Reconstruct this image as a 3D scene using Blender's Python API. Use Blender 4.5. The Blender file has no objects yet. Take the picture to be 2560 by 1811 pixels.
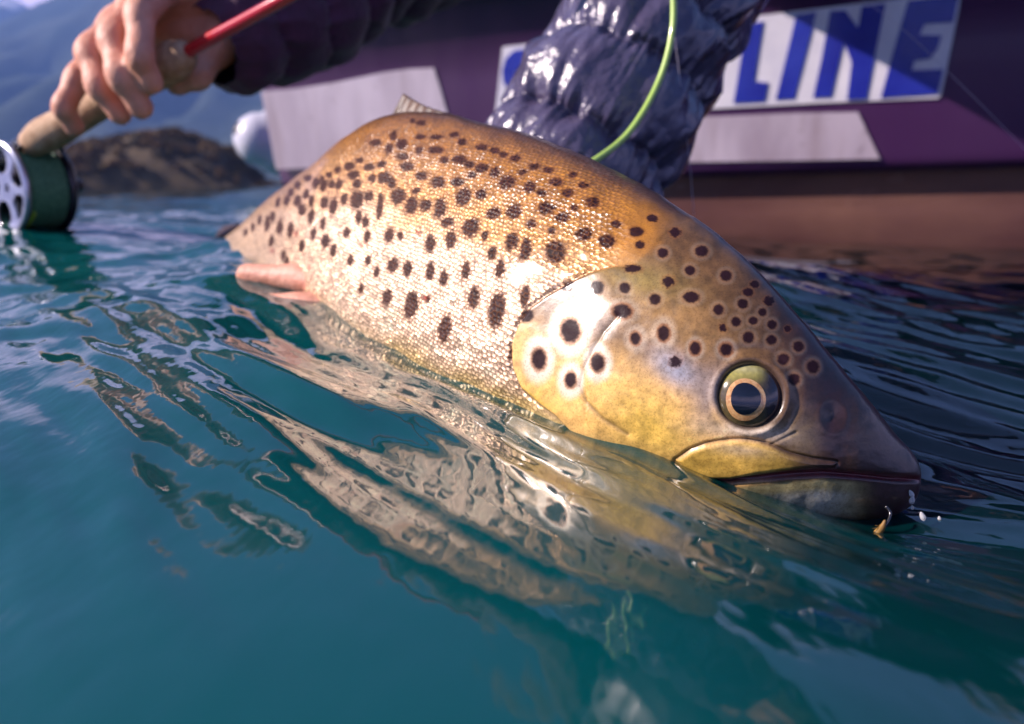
import bpy, bmesh, math, random
import numpy as np
from mathutils import Vector, Matrix

random.seed(7)
RNG = np.random.default_rng(11)
R = math.radians
scene = bpy.context.scene
COL = scene.collection

# ------------------------------------------------------------------ camera
CAM = np.array([0.0, 0.0, 0.10])
F = 2560 * 30 / 36.0
PITCH = math.atan((905.5 - 445) / F)
ROLL = R(1.8)
fwd = np.array([0, math.cos(PITCH), -math.sin(PITCH)])
r0 = np.array([1.0, 0, 0])
u0 = np.cross(r0, fwd)
RT = math.cos(ROLL) * r0 - math.sin(ROLL) * u0
UP = math.sin(ROLL) * r0 + math.cos(ROLL) * u0
cam_data = bpy.data.cameras.new('camera')
cam = bpy.data.objects.new('camera', cam_data)
COL.objects.link(cam)
M = Matrix(((RT[0], UP[0], -fwd[0], CAM[0]), (RT[1], UP[1], -fwd[1], CAM[1]),
            (RT[2], UP[2], -fwd[2], CAM[2]), (0, 0, 0, 1)))
cam.matrix_world = M
cam_data.lens = 30
cam_data.sensor_width = 36
cam_data.sensor_fit = 'HORIZONTAL'
cam_data.clip_start = 0.01
cam_data.clip_end = 30000
cam_data.dof.use_dof = True
cam_data.dof.focus_distance = 0.275
cam_data.dof.aperture_fstop = 10.0
cam_data.dof.aperture_blades = 7
scene.camera = cam

# ------------------------------------------------------------------ sky, sun, exposure
SUN = np.array([-0.82, -0.06, 0.55]); SUN /= np.linalg.norm(SUN)
world = bpy.data.worlds.new('World'); scene.world = world
world.use_nodes = True
wn = world.node_tree.nodes; wl = world.node_tree.links
sky = wn.new('ShaderNodeTexSky'); sky.sky_type = 'NISHITA'; sky.sun_disc = False
sky.sun_elevation = math.asin(SUN[2]); sky.sun_rotation = math.atan2(SUN[0], SUN[1])
sky.altitude = 1800; sky.air_density = 0.8; sky.dust_density = 2.0; sky.ozone_density = 3.0
wn['Background'].inputs['Strength'].default_value = 0.05
# a pale bank of thin cloud low round the whole horizon
wtc = wn.new('ShaderNodeTexCoord'); wsep = wn.new('ShaderNodeSeparateXYZ'); wl.new(wtc.outputs['Generated'], wsep.inputs[0])
wno = wn.new('ShaderNodeTexNoise'); wl.new(wtc.outputs['Generated'], wno.inputs['Vector']); wno.inputs['Scale'].default_value = 3.0; wno.inputs['Detail'].default_value = 5
wad = wn.new('ShaderNodeMath'); wad.operation = 'MULTIPLY_ADD'; wl.new(wno.outputs[0], wad.inputs[0]); wad.inputs[1].default_value = -.22; wl.new(wsep.outputs[2], wad.inputs[2])
wra = wn.new('ShaderNodeValToRGB'); wl.new(wad.outputs[0], wra.inputs[0])
wra.color_ramp.elements[0].position = .05; wra.color_ramp.elements[0].color = (.85,) * 3 + (1,)
wra.color_ramp.elements[1].position = .22; wra.color_ramp.elements[1].color = (0, 0, 0, 1)
wmx = wn.new('ShaderNodeMix'); wmx.data_type = 'RGBA'; wl.new(wra.outputs[0], wmx.inputs[0]); wl.new(sky.outputs[0], wmx.inputs[6]); wmx.inputs[7].default_value = (24, 18.5, 25, 1)
wl.new(wmx.outputs[2], wn['Background'].inputs['Color'])
sun_d = bpy.data.lights.new('sun', 'SUN'); sun_d.energy = 5.0; sun_d.angle = R(0.5); sun_d.color = (1, 0.85, 0.80)
sun = bpy.data.objects.new('sun', sun_d); COL.objects.link(sun)
sun.rotation_euler = Vector(SUN).to_track_quat('Z', 'Y').to_euler()
sun.location = (-5, -2, 5)
vs = scene.view_settings
vs.view_transform = 'Standard'; vs.look = 'None'; vs.exposure = 1.2; vs.gamma = 1
cy = scene.cycles
cy.use_denoising = True
cy.max_bounces = 8; cy.diffuse_bounces = 2; cy.glossy_bounces = 4; cy.transmission_bounces = 4
cy.transparent_max_bounces = 10; cy.volume_bounces = 0
cy.sample_clamp_indirect = 4; cy.sample_clamp_direct = 30; cy.caustics_reflective = False
scene.render.engine = 'CYCLES'

# ------------------------------------------------------------------ helpers
def P(px, py, d):
    """a point of the place, from a bearing of the survey picture and its distance in metres"""
    return CAM + d * (fwd + (px - 1280) / F * RT - (py - 905.5) / F * UP)

def proj(X):
    v = X - CAM
    z = v @ fwd
    return np.stack([1280 + F * (v @ RT) / z, 905.5 - F * (v @ UP) / z], -1), z

def tag(o, label=None, cat=None, group=None, kind=None):
    if label: o['label'] = label
    if cat: o['category'] = cat
    if group: o['group'] = group
    if kind: o['kind'] = kind
    return o

def empty(name, loc=(0, 0, 0)):
    o = bpy.data.objects.new(name, None); COL.objects.link(o); o.location = loc
    o.empty_display_size = 0.02
    return o

def link(name, me, mat=None, parent=None, smooth=True):
    o = bpy.data.objects.new(name, me); COL.objects.link(o)
    if mat: me.materials.append(mat)
    if smooth and len(me.polygons):
        me.polygons.foreach_set('use_smooth', np.ones(len(me.polygons), bool))
    if parent:
        o.parent = parent
        bpy.context.view_layer.update()
        o.matrix_parent_inverse = parent.matrix_world.inverted()
    return o

def mk(name, V, Fc, mat=None, parent=None, smooth=True):
    me = bpy.data.meshes.new(name)
    me.from_pydata([tuple(map(float, v)) for v in V], [], [tuple(map(int, f)) for f in Fc])
    me.update()
    return link(name, me, mat, parent, smooth)

def fast_mesh(name, V, Q):
    me = bpy.data.meshes.new(name)
    V = np.asarray(V, np.float32); Q = np.asarray(Q, np.int32)
    me.vertices.add(len(V)); me.vertices.foreach_set('co', V.ravel())
    me.loops.add(Q.size); me.loops.foreach_set('vertex_index', Q.ravel())
    me.polygons.add(len(Q)); k = Q.shape[1]
    me.polygons.foreach_set('loop_start', np.arange(0, Q.size, k, dtype=np.int32))
    me.polygons.foreach_set('loop_total', np.full(len(Q), k, np.int32))
    me.update(calc_edges=True)
    return me

def grid_quads(nu, nv, wrap=False):
    i = np.arange(nu - 1)[:, None]; j = np.arange(nv if wrap else nv - 1)[None, :]
    j2 = (j + 1) % nv
    return np.stack([i * nv + j, i * nv + j2, (i + 1) * nv + j2, (i + 1) * nv + j], -1).reshape(-1, 4)

def add_col(me, name, C):
    a = me.color_attributes.new(name, 'FLOAT_COLOR', 'POINT')
    C = np.concatenate([C, np.ones((len(C), 1))], 1) if C.shape[1] == 3 else C
    a.data.foreach_set('color', C.astype(np.float32).ravel())

def add_vec(me, name, C):
    a = me.attributes.new(name, 'FLOAT_VECTOR', 'POINT')
    a.data.foreach_set('vector', np.asarray(C, np.float32).ravel())

def catmull(pts, n):
    p = np.asarray(pts, float)
    t = np.linspace(0, len(p) - 1, n)
    i = np.clip(t.astype(int), 0, len(p) - 2); f = (t - i)[:, None]
    a = p[np.clip(i - 1, 0, None)]; b = p[i]; c = p[i + 1]; d = p[np.clip(i + 2, None, len(p) - 1)]
    return 0.5 * (2 * b + (c - a) * f + (2 * a - 5 * b + 4 * c - d) * f ** 2 + (3 * b - a - 3 * c + d) * f ** 3)

def norm(v):
    return v / np.maximum(np.linalg.norm(v, axis=-1, keepdims=True), 1e-12)

def frames(path):
    T = norm(np.gradient(path, axis=0))
    ref = np.array([0, 0, 1.0]) if abs(T[0][2]) < 0.9 else np.array([0, 1.0, 0])
    n = norm(np.cross(T[0], ref)); N = []
    for t in T:
        n = norm(n - t * (n @ t)); N.append(n)
    N = np.array(N)
    return T, N, np.cross(T, N)

def tube_geo(pts, radii, n=16, m=None, cap=True, spline=True):
    pts = np.asarray(pts, float); radii = np.asarray(radii, float)
    if m is None: m = max(2, (len(pts) - 1) * 6 + 1)
    if spline and len(pts) > 2:
        path = catmull(pts, m); rad = catmull(radii[:, None], m)[:, 0]
    else:
        s = np.linspace(0, len(pts) - 1, m)
        path = np.stack([np.interp(s, np.arange(len(pts)), pts[:, k]) for k in range(3)], 1)
        rad = np.interp(s, np.arange(len(pts)), radii)
    if cap:   # round ends
        T = norm(np.gradient(path, axis=0)); a = np.linspace(0, math.pi / 2, 5)[:-1]
        st = [path[0] - T[0] * rad[0] * math.cos(x) for x in a]; sr = [max(rad[0] * math.sin(x), rad[0] * .03) for x in a]
        en = [path[-1] + T[-1] * rad[-1] * math.cos(x) for x in a[::-1]]; er = [max(rad[-1] * math.sin(x), rad[-1] * .03) for x in a[::-1]]
        path = np.concatenate([st, path, en]); rad = np.concatenate([sr, rad, er])
    T, N, B = frames(path)
    th = np.linspace(0, 2 * math.pi, n, endpoint=False)
    V = path[:, None] + rad[:, None, None] * (np.cos(th)[None, :, None] * N[:, None] + np.sin(th)[None, :, None] * B[:, None])
    m = len(path); V = V.reshape(-1, 3)
    Q = [tuple(q) for q in grid_quads(m, n, True)]
    Q.append(tuple(range(n))[::-1]); Q.append(tuple((m - 1) * n + k for k in range(n)))
    return V, Q

def tube(name, pts, radii, mat, parent=None, n=14, m=None, cap=True, spline=True):
    V, Q = tube_geo(pts, radii, n, m, cap, spline)
    return mk(name, V, Q, mat, parent)

def join_geo(parts):
    V = []; Q = []; o = 0
    for v, q in parts:
        V.append(np.asarray(v)); Q += [tuple(k + o for k in f) for f in q]; o += len(v)
    return np.concatenate(V), Q

def remesh(name, parts, voxel, smooth, mat, parent=None):
    V, Q = join_geo(parts)
    o = mk('tmp', V, Q)
    m1 = o.modifiers.new('r', 'REMESH'); m1.mode = 'VOXEL'; m1.voxel_size = voxel
    m2 = o.modifiers.new('s', 'SMOOTH'); m2.iterations = smooth; m2.factor = 0.5
    dg = bpy.context.evaluated_depsgraph_get(); dg.update()
    me = bpy.data.meshes.new_from_object(o.evaluated_get(dg))
    me.name = name
    old = o.data; bpy.data.objects.remove(o); bpy.data.meshes.remove(old)
    me.materials.clear()
    return link(name, me, mat, parent)

def hash2(ix, iy, s):
    h = (ix * 374761393 + iy * 668265263 + s * 974711) & 0x7fffffff
    h = ((h ^ (h >> 13)) * 1274126177) & 0x7fffffff
    return ((h ^ (h >> 16)) & 0xffff) / 65535.0

def perlin(x, y, s=0):
    x = np.asarray(x, float); y = np.asarray(y, float)
    ix = np.floor(x).astype(np.int64); iy = np.floor(y).astype(np.int64)
    fx = x - ix; fy = y - iy
    def g(dx, dy):
        a = hash2(ix + dx, iy + dy, s) * 2 * math.pi
        return np.cos(a) * (fx - dx) + np.sin(a) * (fy - dy)
    ux = fx * fx * fx * (fx * (fx * 6 - 15) + 10); uy = fy * fy * fy * (fy * (fy * 6 - 15) + 10)
    a = g(0, 0) * (1 - ux) + g(1, 0) * ux; b = g(0, 1) * (1 - ux) + g(1, 1) * ux
    return (a * (1 - uy) + b * uy) * 1.5

def fbm(x, y, s=0, o=4):
    r = 0; a = 1.0
    for k in range(o):
        r = r + a * perlin(x * 2 ** k, y * 2 ** k, s + k * 17); a *= .5
    return r

def sstep(a, b, x):
    t = np.clip((x - a) / (b - a), 0, 1); return t * t * (3 - 2 * t)

def seg_dist(X, poly, closed=False):
    poly = np.asarray(poly, float); n = len(poly)
    best = np.full(len(X), 1e9)
    for k in range(n if closed else n - 1):
        a = poly[k]; b = poly[(k + 1) % n]; ab = b - a
        t = np.clip(((X - a) @ ab) / (ab @ ab + 1e-9), 0, 1)
        best = np.minimum(best, np.linalg.norm(X - (a + t[:, None] * ab), axis=1))
    return best

def inside(X, poly):
    poly = np.asarray(poly, float); n = len(poly); c = np.zeros(len(X), bool)
    for k in range(n):
        a = poly[k]; b = poly[(k + 1) % n]
        if a[1] == b[1]: continue
        hit = ((a[1] > X[:, 1]) != (b[1] > X[:, 1])) & (X[:, 0] < (b[0] - a[0]) * (X[:, 1] - a[1]) / (b[1] - a[1]) + a[0])
        c ^= hit
    return c

def sdf(X, poly):            # positive inside
    return seg_dist(X, poly, True) * np.where(inside(X, poly), 1, -1)

# ------------------------------------------------------------------ materials
def mat(name, col=(.5, .5, .5), rough=.5, metal=0, coat=0, spec=.5, **kw):
    m = bpy.data.materials.new(name); m.use_nodes = True
    b = m.node_tree.nodes['Principled BSDF']
    b.inputs['Base Color'].default_value = (*col, 1)
    b.inputs['Roughness'].default_value = rough
    b.inputs['Metallic'].default_value = metal
    b.inputs['Coat Weight'].default_value = coat
    b.inputs['Coat Roughness'].default_value = kw.get('coat_rough', .08)
    b.inputs['Specular IOR Level'].default_value = spec
    for k in ('Subsurface Weight', 'Transmission Weight', 'Sheen Weight'):
        if k in kw: b.inputs[k].default_value = kw[k]
    return m

class N:
    """small node helper"""
    def __init__(s, m): s.t = m.node_tree; s.n = s.t.nodes; s.l = s.t.links
    def add(s, typ, **kw):
        n = s.n.new(typ)
        for k, v in kw.items(): setattr(n, k, v)
        return n
    def set(s, n, i, v):
        if hasattr(v, 'is_output'): s.l.new(v, n.inputs[i])
        else: n.inputs[i].default_value = v
        return n
    def math(s, op, a, b=0.0, clamp=False):
        n = s.add('ShaderNodeMath', operation=op); n.use_clamp = clamp
        s.set(n, 0, a); s.set(n, 1, b); return n.outputs[0]
    def noise(s, vec, scale, detail=4, rough=.55):
        n = s.add('ShaderNodeTexNoise'); s.set(n, 'Vector', vec)
        n.inputs['Scale'].default_value = scale; n.inputs['Detail'].default_value = detail
        n.inputs['Roughness'].default_value = rough; return n.outputs[0]
    def ramp(s, fac, stops):
        n = s.add('ShaderNodeValToRGB'); s.l.new(fac, n.inputs[0]); e = n.color_ramp.elements
        while len(e) < len(stops): e.new(.5)
        for k, (p, c) in enumerate(stops): e[k].position = p; e[k].color = (*c, 1) if len(c) == 3 else c
        return n.outputs[0]
    def mix(s, fac, a, b, mode='MIX'):
        n = s.add('ShaderNodeMix', data_type='RGBA', blend_type=mode)
        for i, v in ((0, fac), (6, a), (7, b)):
            if hasattr(v, 'is_output'): s.l.new(v, n.inputs[i])
            else: n.inputs[i].default_value = (*v, 1) if isinstance(v, tuple) and len(v) == 3 else v
        return n.outputs[2]
    def bump(s, h, strength=.3, dist=.01, normal=None):
        n = s.add('ShaderNodeBump'); s.l.new(h, n.inputs['Height'])
        n.inputs['Strength'].default_value = strength; n.inputs['Distance'].default_value = dist
        if normal: s.l.new(normal, n.inputs['Normal'])
        return n.outputs[0]

def noisy(m, c1, c2, scale, detail=5, bump=0, bdist=.002, stretch=(1, 1, 1), rough=None):
    k = N(m); b = k.n['Principled BSDF']
    tc = k.add('ShaderNodeTexCoord').outputs['Object']
    mp = k.add('ShaderNodeMapping'); k.l.new(tc, mp.inputs[0]); mp.inputs['Scale'].default_value = stretch
    f = k.noise(mp.outputs[0], scale, detail)
    k.l.new(k.ramp(f, [(.3, c1), (.7, c2)]), b.inputs['Base Color'])
    if rough: k.l.new(k.ramp(k.noise(mp.outputs[0], scale * 2.7, 4), [(.3, (rough[0],) * 3), (.7, (rough[1],) * 3)]), b.inputs['Roughness'])
    if bump: k.l.new(k.bump(k.noise(mp.outputs[0], scale * 3, 6), bump, bdist), b.inputs['Normal'])
    return m

# ------------------------------------------------------------------ the fish's shape (needed by the water line)
ST = np.array([  # back (x,y), belly (x,y), distance, half width over half depth
    [2292, 1170, 2290, 1196, .2720, .80], [2280, 1140, 2280, 1245, .2715, .80], [2256, 1108, 2246, 1280, .2715, .78],
    [2219, 1066, 2185, 1300, .2715, .72], [2118, 944, 2040, 1302, .272, .66], [2060, 871, 1925, 1282, .274, .64],
    [2007, 803, 1815, 1258, .277, .62], [1895, 679, 1655, 1210, .285, .60], [1784, 579, 1505, 1160, .297, .58],
    [1672, 503, 1385, 1110, .312, .56], [1561, 440, 1265, 1065, .330, .55], [1449, 389, 1155, 1030, .352, .54],
    [1338, 346, 1060, 985, .377, .53], [1226, 317, 975, 940, .405, .52], [1115, 293, 895, 885, .435, .52],
    [1025, 298, 825, 835, .465, .51], [948, 334, 765, 790, .495, .50], [870, 390, 710, 750, .53, .48],
    [780, 446, 655, 710, .575, .46], [691, 507, 600, 675, .63, .43], [624, 563, 550, 650, .69, .38],
    [565, 603, 510, 650, .745, .32], [525, 625, 480, 660, .80, .25]])
NU, NN, NF = 800, 420, 110

def fish_grid():
    # even steps in the side view
    fine = catmull(ST, 4000); mid = (fine[:, :2] + fine[:, 2:4]) / 2
    L = np.concatenate([[0], np.cumsum(np.linalg.norm(np.diff(mid, axis=0), axis=1))])
    w = np.linspace(0, 1, NU); w = w + .0 * w
    s = np.stack([np.interp(w * L[-1], L, fine[:, k]) for k in range(6)], 1)
    top = np.array([P(a[0], a[1], a[4]) for a in s]); bot = np.array([P(a[2], a[3], a[4]) for a in s])
    c = (top + bot) / 2; up = (top - bot) / 2
    ks = np.ones(41) / 41
    cs = np.stack([np.convolve(np.pad(c[:, k], 20, mode='reflect', reflect_type='odd'), ks, 'valid') for k in range(3)], 1)
    T = norm(np.gradient(cs, axis=0))
    side = norm(np.cross(up, T))
    toc = CAM - c
    side *= np.where(np.sum(side * toc, 1, keepdims=True) > 0, 1, -1)
    hd = np.linalg.norm(up, axis=1)
    wd = hd * s[:, 5]
    th = np.concatenate([np.linspace(0, math.pi, NN), np.linspace(math.pi, 2 * math.pi, NF + 2)[1:-1]])
    sn = np.sin(th); csn = np.cos(th)
    sx = np.sign(sn) * np.abs(sn) ** .86
    V = c[:, None] + up[:, None] * csn[None, :, None] + side[:, None] * (wd[:, None] * sx[None])[..., None]
    return V, th, c, up, side, wd, hd

FV, FTH, FC, FUP, FSIDE, FWD, FHD = fish_grid()

# ------------------------------------------------------------------ water surface
near_line = [(2300, 1262, .272), (2190, 1296, .262), (2040, 1262, .258), (1895, 1230, .256), (1672, 1163, .266),
             (1450, 1090, .286), (1304, 1012, .306), (1180, 950, .33), (1048, 884, .362), (930, 828, .40), (850, 745, .44),
             (691, 660, .54), (602, 600, .67), (540, 588, .76)]
far_line = [(100, 560, .78), (-250, 575, .80), (300, 560, .95), (1900, 690, .9), (2300, 690, .95), (2700, 720, .95),
            (1700, 600, 1.5), (2300, 625, 1.4), (2800, 640, 1.3), (2300, 610, 1.8), (800, 520, 1.6), (300, 535, 1.7), (-300, 545, 1.7),
            (2500, 900, .42), (2300, 880, .42), (2100, 700, .60), (2480, 1120, .32), (650, 700, .475), (760, 745, .46), (400, 680, .60), (100, 660, .62)]
CP = [P(*a) for a in near_line] + [P(*a) for a in far_line]
CP += [np.array(a) for a in [(-.12, .02, .022), (.12, .02, .02), (0, .10, .026), (-.12, .13, .024), (-.22, .20, .024), (.18, .16, .014), (0.02, .2, .022), (-.08, .22, .027),
                             (-.3, .3, .03), (.4, .25, .01), (-.1, .27, .029), (-.2, -.3, .02), (.3, -.3, .02), (-.8, .4, .03), (.9, .4, .02), (-1.2, 1.6, .05), (-.14, .36, .034)]]
CP = np.array(CP)

def tps_fit(X, z, lam=2e-4):
    n = len(X); d = np.linalg.norm(X[:, None] - X[None], axis=2)
    K = np.where(d > 0, d ** 2 * np.log(d + 1e-12), 0) + lam * np.eye(n)
    Pm = np.concatenate([np.ones((n, 1)), X], 1)
    A = np.block([[K, Pm], [Pm.T, np.zeros((3, 3))]])
    return np.linalg.solve(A, np.concatenate([z, np.zeros(3)]))
TW = tps_fit(CP[:, :2], CP[:, 2])

def water_z(x, y, ripples=True):
    sh = x.shape; X = np.stack([x.ravel(), y.ravel()], 1); r = np.hypot(X[:, 0], X[:, 1])
    z = TW[-3] + X @ TW[-2:]
    for k in range(len(CP)):
        d = np.hypot(X[:, 0] - CP[k, 0], X[:, 1] - CP[k, 1])
        z = z + TW[k] * d ** 2 * np.log(d + 1e-12)
    z = np.clip(z, -.06, .12) * (1 - sstep(1.75, 4.0, r))
    if ripples:
        a = np.array([-.60, .80]); b = np.array([.80, .60])
        p = X @ a; q = X @ b
        wx = perlin(X[:, 0] / .10, X[:, 1] / .10, 5); wy = perlin(X[:, 0] / .10, X[:, 1] / .10, 9)
        near = np.exp(-(r / .9) ** 2)
        calm = sstep(.10, .30, r)
        rightish = sstep(-.16, .02, X[:, 0] + .35 * (X[:, 1] - .2))
        z = z + near * calm * (.45 + .55 * rightish) * (.0056 * perlin(p / .24 + .3 * wx, q / .034 + .45 * wy, 21)
             + .0024 * perlin(p / .13 + .5 * wx, q / .015 + .5 * wy, 22))
        z = z + near * calm * .0006 * perlin(p / .045 + wx, q / .008, 23)
        mid = sstep(.25, .6, r)
        z = z + mid * np.exp(-(r / 4) ** 2) * (.0045 * perlin(X[:, 0] / .11, X[:, 1] / .07, 31) + .002 * perlin(X[:, 0] / .045 + wx, X[:, 1] / .03, 32))
        far = sstep(2.0, 6.0, r)
        z = z + far * np.clip(60 / r, 0, 1) ** .3 * (.030 * perlin(X[:, 0] / .9, X[:, 1] / .5, 41) + .012 * perlin(X[:, 0] / .32, X[:, 1] / .2, 42))
        z = z + .006 * calm * np.exp(-(r / 3) ** 2) * perlin(X[:, 0] / .3, X[:, 1] / .22, 44)
    return z.reshape(sh)

rr = np.concatenate([np.geomspace(.045, 3.0, 620), np.geomspace(3.0, 9000, 171)[1:]])
aa = np.concatenate([np.linspace(-180, -48, 40)[:-1], np.linspace(-48, 48, 640), np.linspace(48, 180, 40)[1:-1]])
RR, AA = np.meshgrid(rr, np.radians(aa), indexing='ij')
WX = RR * np.sin(AA); WY = RR * np.cos(AA)
WZ = water_z(WX, WY)
wv = np.stack([WX, WY, WZ], -1).reshape(-1, 3)
nA = len(aa)
wq = grid_quads(len(rr), nA, True)
wv = np.concatenate([wv, [[0, 0, float(WZ[0].mean())]]])
tri = np.stack([np.full(nA, len(wv) - 1), np.arange(nA), np.arange(nA), (np.arange(nA) + 1) % nA], 1)
m_water = bpy.data.materials.new('lake_water'); m_water.use_nodes = True
k = N(m_water); k.n.remove(k.n['Principled BSDF'])
geo = k.add('ShaderNodeNewGeometry').outputs['Position']
mp = k.add('ShaderNodeMapping'); k.l.new(geo, mp.inputs[0]); mp.inputs['Rotation'].default_value = (0, 0, R(-37)); mp.inputs['Scale'].default_value = (1.0, .35, 1)
f1 = k.noise(mp.outputs[0], 60, 3); f2 = k.noise(geo, 9, 3); f3 = k.noise(geo, 1.3, 4)
h = k.math('ADD', k.math('MULTIPLY', f1, .0008), k.math('ADD', k.math('MULTIPLY', f2, .0022), k.math('MULTIPLY', f3, .012)))
nb = k.bump(h, .8, 1.0)
glossy = k.add('ShaderNodeBsdfGlossy'); glossy.inputs['Roughness'].default_value = .045; k.l.new(nb, glossy.inputs['Normal'])
glossy.inputs['Color'].default_value = (1, 1, 1, 1)
fr = k.add('ShaderNodeFresnel'); fr.inputs['IOR'].default_value = 1.68; k.l.new(nb, fr.inputs['Normal'])
dif = k.add('ShaderNodeBsdfDiffuse')
tint = k.ramp(k.noise(geo, .55, 3), [(.35, (.0, .100, .108)), (.65, (.001, .125, .132))])
k.l.new(tint, dif.inputs['Color'])
tra = k.add('ShaderNodeBsdfTransparent'); tra.inputs['Color'].default_value = (.62, .86, .84, 1)
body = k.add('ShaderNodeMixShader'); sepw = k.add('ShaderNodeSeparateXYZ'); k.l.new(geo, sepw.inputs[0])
right_shade = k.math('ADD', k.math('SUBTRACT', sepw.outputs[0], k.math('MULTIPLY', sepw.outputs[1], .10)), k.math('MULTIPLY', k.math('SUBTRACT', k.noise(geo, 4.0, 3), .5), .25))
trf = k.ramp(right_shade, [(.0, (.44,) * 3), (.045, (.65,) * 3), (.13, (.95,) * 3)])   # dark hull reflection and shade painted in: body colour thins toward the right
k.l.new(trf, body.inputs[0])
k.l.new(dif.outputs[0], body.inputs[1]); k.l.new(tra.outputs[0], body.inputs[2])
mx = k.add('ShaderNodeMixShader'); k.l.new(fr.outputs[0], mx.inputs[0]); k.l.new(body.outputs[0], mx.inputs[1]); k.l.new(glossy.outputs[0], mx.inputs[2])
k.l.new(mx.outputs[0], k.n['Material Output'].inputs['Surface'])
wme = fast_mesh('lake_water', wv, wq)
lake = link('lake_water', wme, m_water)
tag(lake, 'rippled teal lake water around the fish and the boat', 'water', kind='structure')

# the lake bed below
m_bed = mat('bed', (.01, .09, .10), .95)
noisy(m_bed, (.003, .018, .028), (.006, .035, .045), .7, 4)
bv = [(-9000, -9000, -1.6), (9000, -9000, -1.6), (9000, 9000, -1.6), (-9000, 9000, -1.6)]
bed = mk('lake_bed', bv, [(0, 1, 2, 3)], m_bed, smooth=False)
tag(bed, 'dim teal silt bed far below the lake surface', 'lake bed', kind='structure')

# ------------------------------------------------------------------ mountains, islet
def ridge(name, label, D, pts, depth, base_col, seed, snow=None, width_pad=3000):
    """a ridge whose crest stands at distance D; pts: bearing/height of the crest"""
    W = []
    for px, py in pts:
        p = P(px, py, D); W.append((p[0], p[2]))
    W = np.array(W)
    xs = np.linspace(W[0, 0], W[-1, 0], 260); v = np.linspace(0, 1, 90)
    crest = np.interp(xs, W[:, 0], W[:, 1])
    XX, VV = np.meshgrid(xs, v, indexing='ij')
    prof = np.where(VV < .75, (VV / .75) ** 1.15, 1 - (VV - .75) / .25 * .8)
    nz = fbm(XX / (D * .10), VV * 3.0, seed, 5)
    gully = np.abs(perlin(XX / (D * .045) + .5 * VV, VV * 1.2, seed + 3))
    ZZ = crest[:, None] * np.clip(prof + (.10 * nz - .14 * gully) * np.sin(math.pi * np.clip(VV / .75, 0, 1)) , -.02, None)
    ZZ = ZZ + crest[:, None] * .012 * perlin(XX / (D * .012), VV * 9, seed + 8) * sstep(.1, .5, VV)
    YY = D - depth * (1 - VV / .75)
    ZZ[:, 0] = -2
    V = np.stack([XX, YY + 0 * XX, ZZ], -1).reshape(-1, 3)
    me = fast_mesh(name, V, grid_quads(len(xs), len(v)))
    m = mat(name, base_col[0], .95, spec=.1); kk = N(m); b = kk.n['Principled BSDF']
    g = kk.add('ShaderNodeNewGeometry').outputs['Position']
    c = kk.ramp(kk.noise(g, 14.0 / D, 6), [(.35, base_col[0]), (.65, base_col[1])])
    if snow:
        sep = kk.add('ShaderNodeSeparateXYZ'); kk.l.new(g, sep.inputs[0])
        hgt = kk.math('ADD', sep.outputs[2], kk.math('MULTIPLY', kk.noise(g, 30.0 / D, 5), snow * .25))
        c = kk.mix(kk.math('GREATER_THAN', hgt, snow), c, (.8, .8, .85))
    kk.l.new(c, b.inputs['Base Color'])
    o = link(name, me, m)
    tag(o, label, 'mountain', kind='structure')
    return o

ridge('mountain', 'distant snow dusted mountain falling toward the notch of sky', 3200,
      [(-2200, 60), (-900, -20), (-250, -50), (0, -22), (60, 0), (110, 18), (178, 62), (260, 110), (420, 190), (700, 300), (1100, 430)],
      2300, ((.035, .05, .045), (.09, .10, .10)), 3, snow=715)
ridge('mountain', 'blue forested mountain slope rising behind the brown islet', 2600,
      [(-300, 330), (-60, 190), (60, 105), (178, 36), (250, 8), (330, -25), (420, -60), (520, -85), (650, -70), (800, -40), (1300, -20), (2200, -60), (3600, -40), (5200, -20)],
      1600, ((.02, .035, .03), (.06, .075, .06)), 12)

# brown wooded islet
D_I = 130.0
isl = [(120, 486), (165, 440), (200, 385), (245, 345), (320, 330), (380, 318), (455, 306), (520, 330), (580, 352), (620, 400), (680, 455), (760, 475), (900, 487)]
IW = np.array([(P(a, b, D_I)[0], P(a, b, D_I)[2]) for a, b in isl])
m_islet = mat('islet_soil', (.07, .05, .03), .95); noisy(m_islet, (.05, .035, .025), (.11, .075, .04), .5, 6)
xs = np.linspace(IW[0, 0], IW[-1, 0], 90); vv = np.linspace(-1, 1, 41)
top = np.interp(xs, IW[:, 0], IW[:, 1])
XX, VV = np.meshgrid(xs, vv, indexing='ij')
IZ = np.clip(top, .1, None)[:, None] * np.sqrt(np.clip(1 - VV ** 2, 0, 1)) * .86 - .15 + .4 * perlin(XX / 3, VV * 4, 7) * (1 - VV ** 2)
isl_me = fast_mesh('islet', np.stack([XX, D_I + VV * 9, IZ], -1).reshape(-1, 3), grid_quads(90, 41))
islet = link('islet', isl_me, m_islet)
tag(islet, 'low earthy islet rising from the far side of the lake', 'hill', kind='structure')
m_leaf = mat('autumn_leaves', (.13, .075, .035), .8)
kk = N(m_leaf); at = kk.add('ShaderNodeAttribute', attribute_name='tone')
kk.l.new(at.outputs['Color'], kk.n['Principled BSDF'].inputs['Base Color'])
cl = []; tone = []
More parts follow.
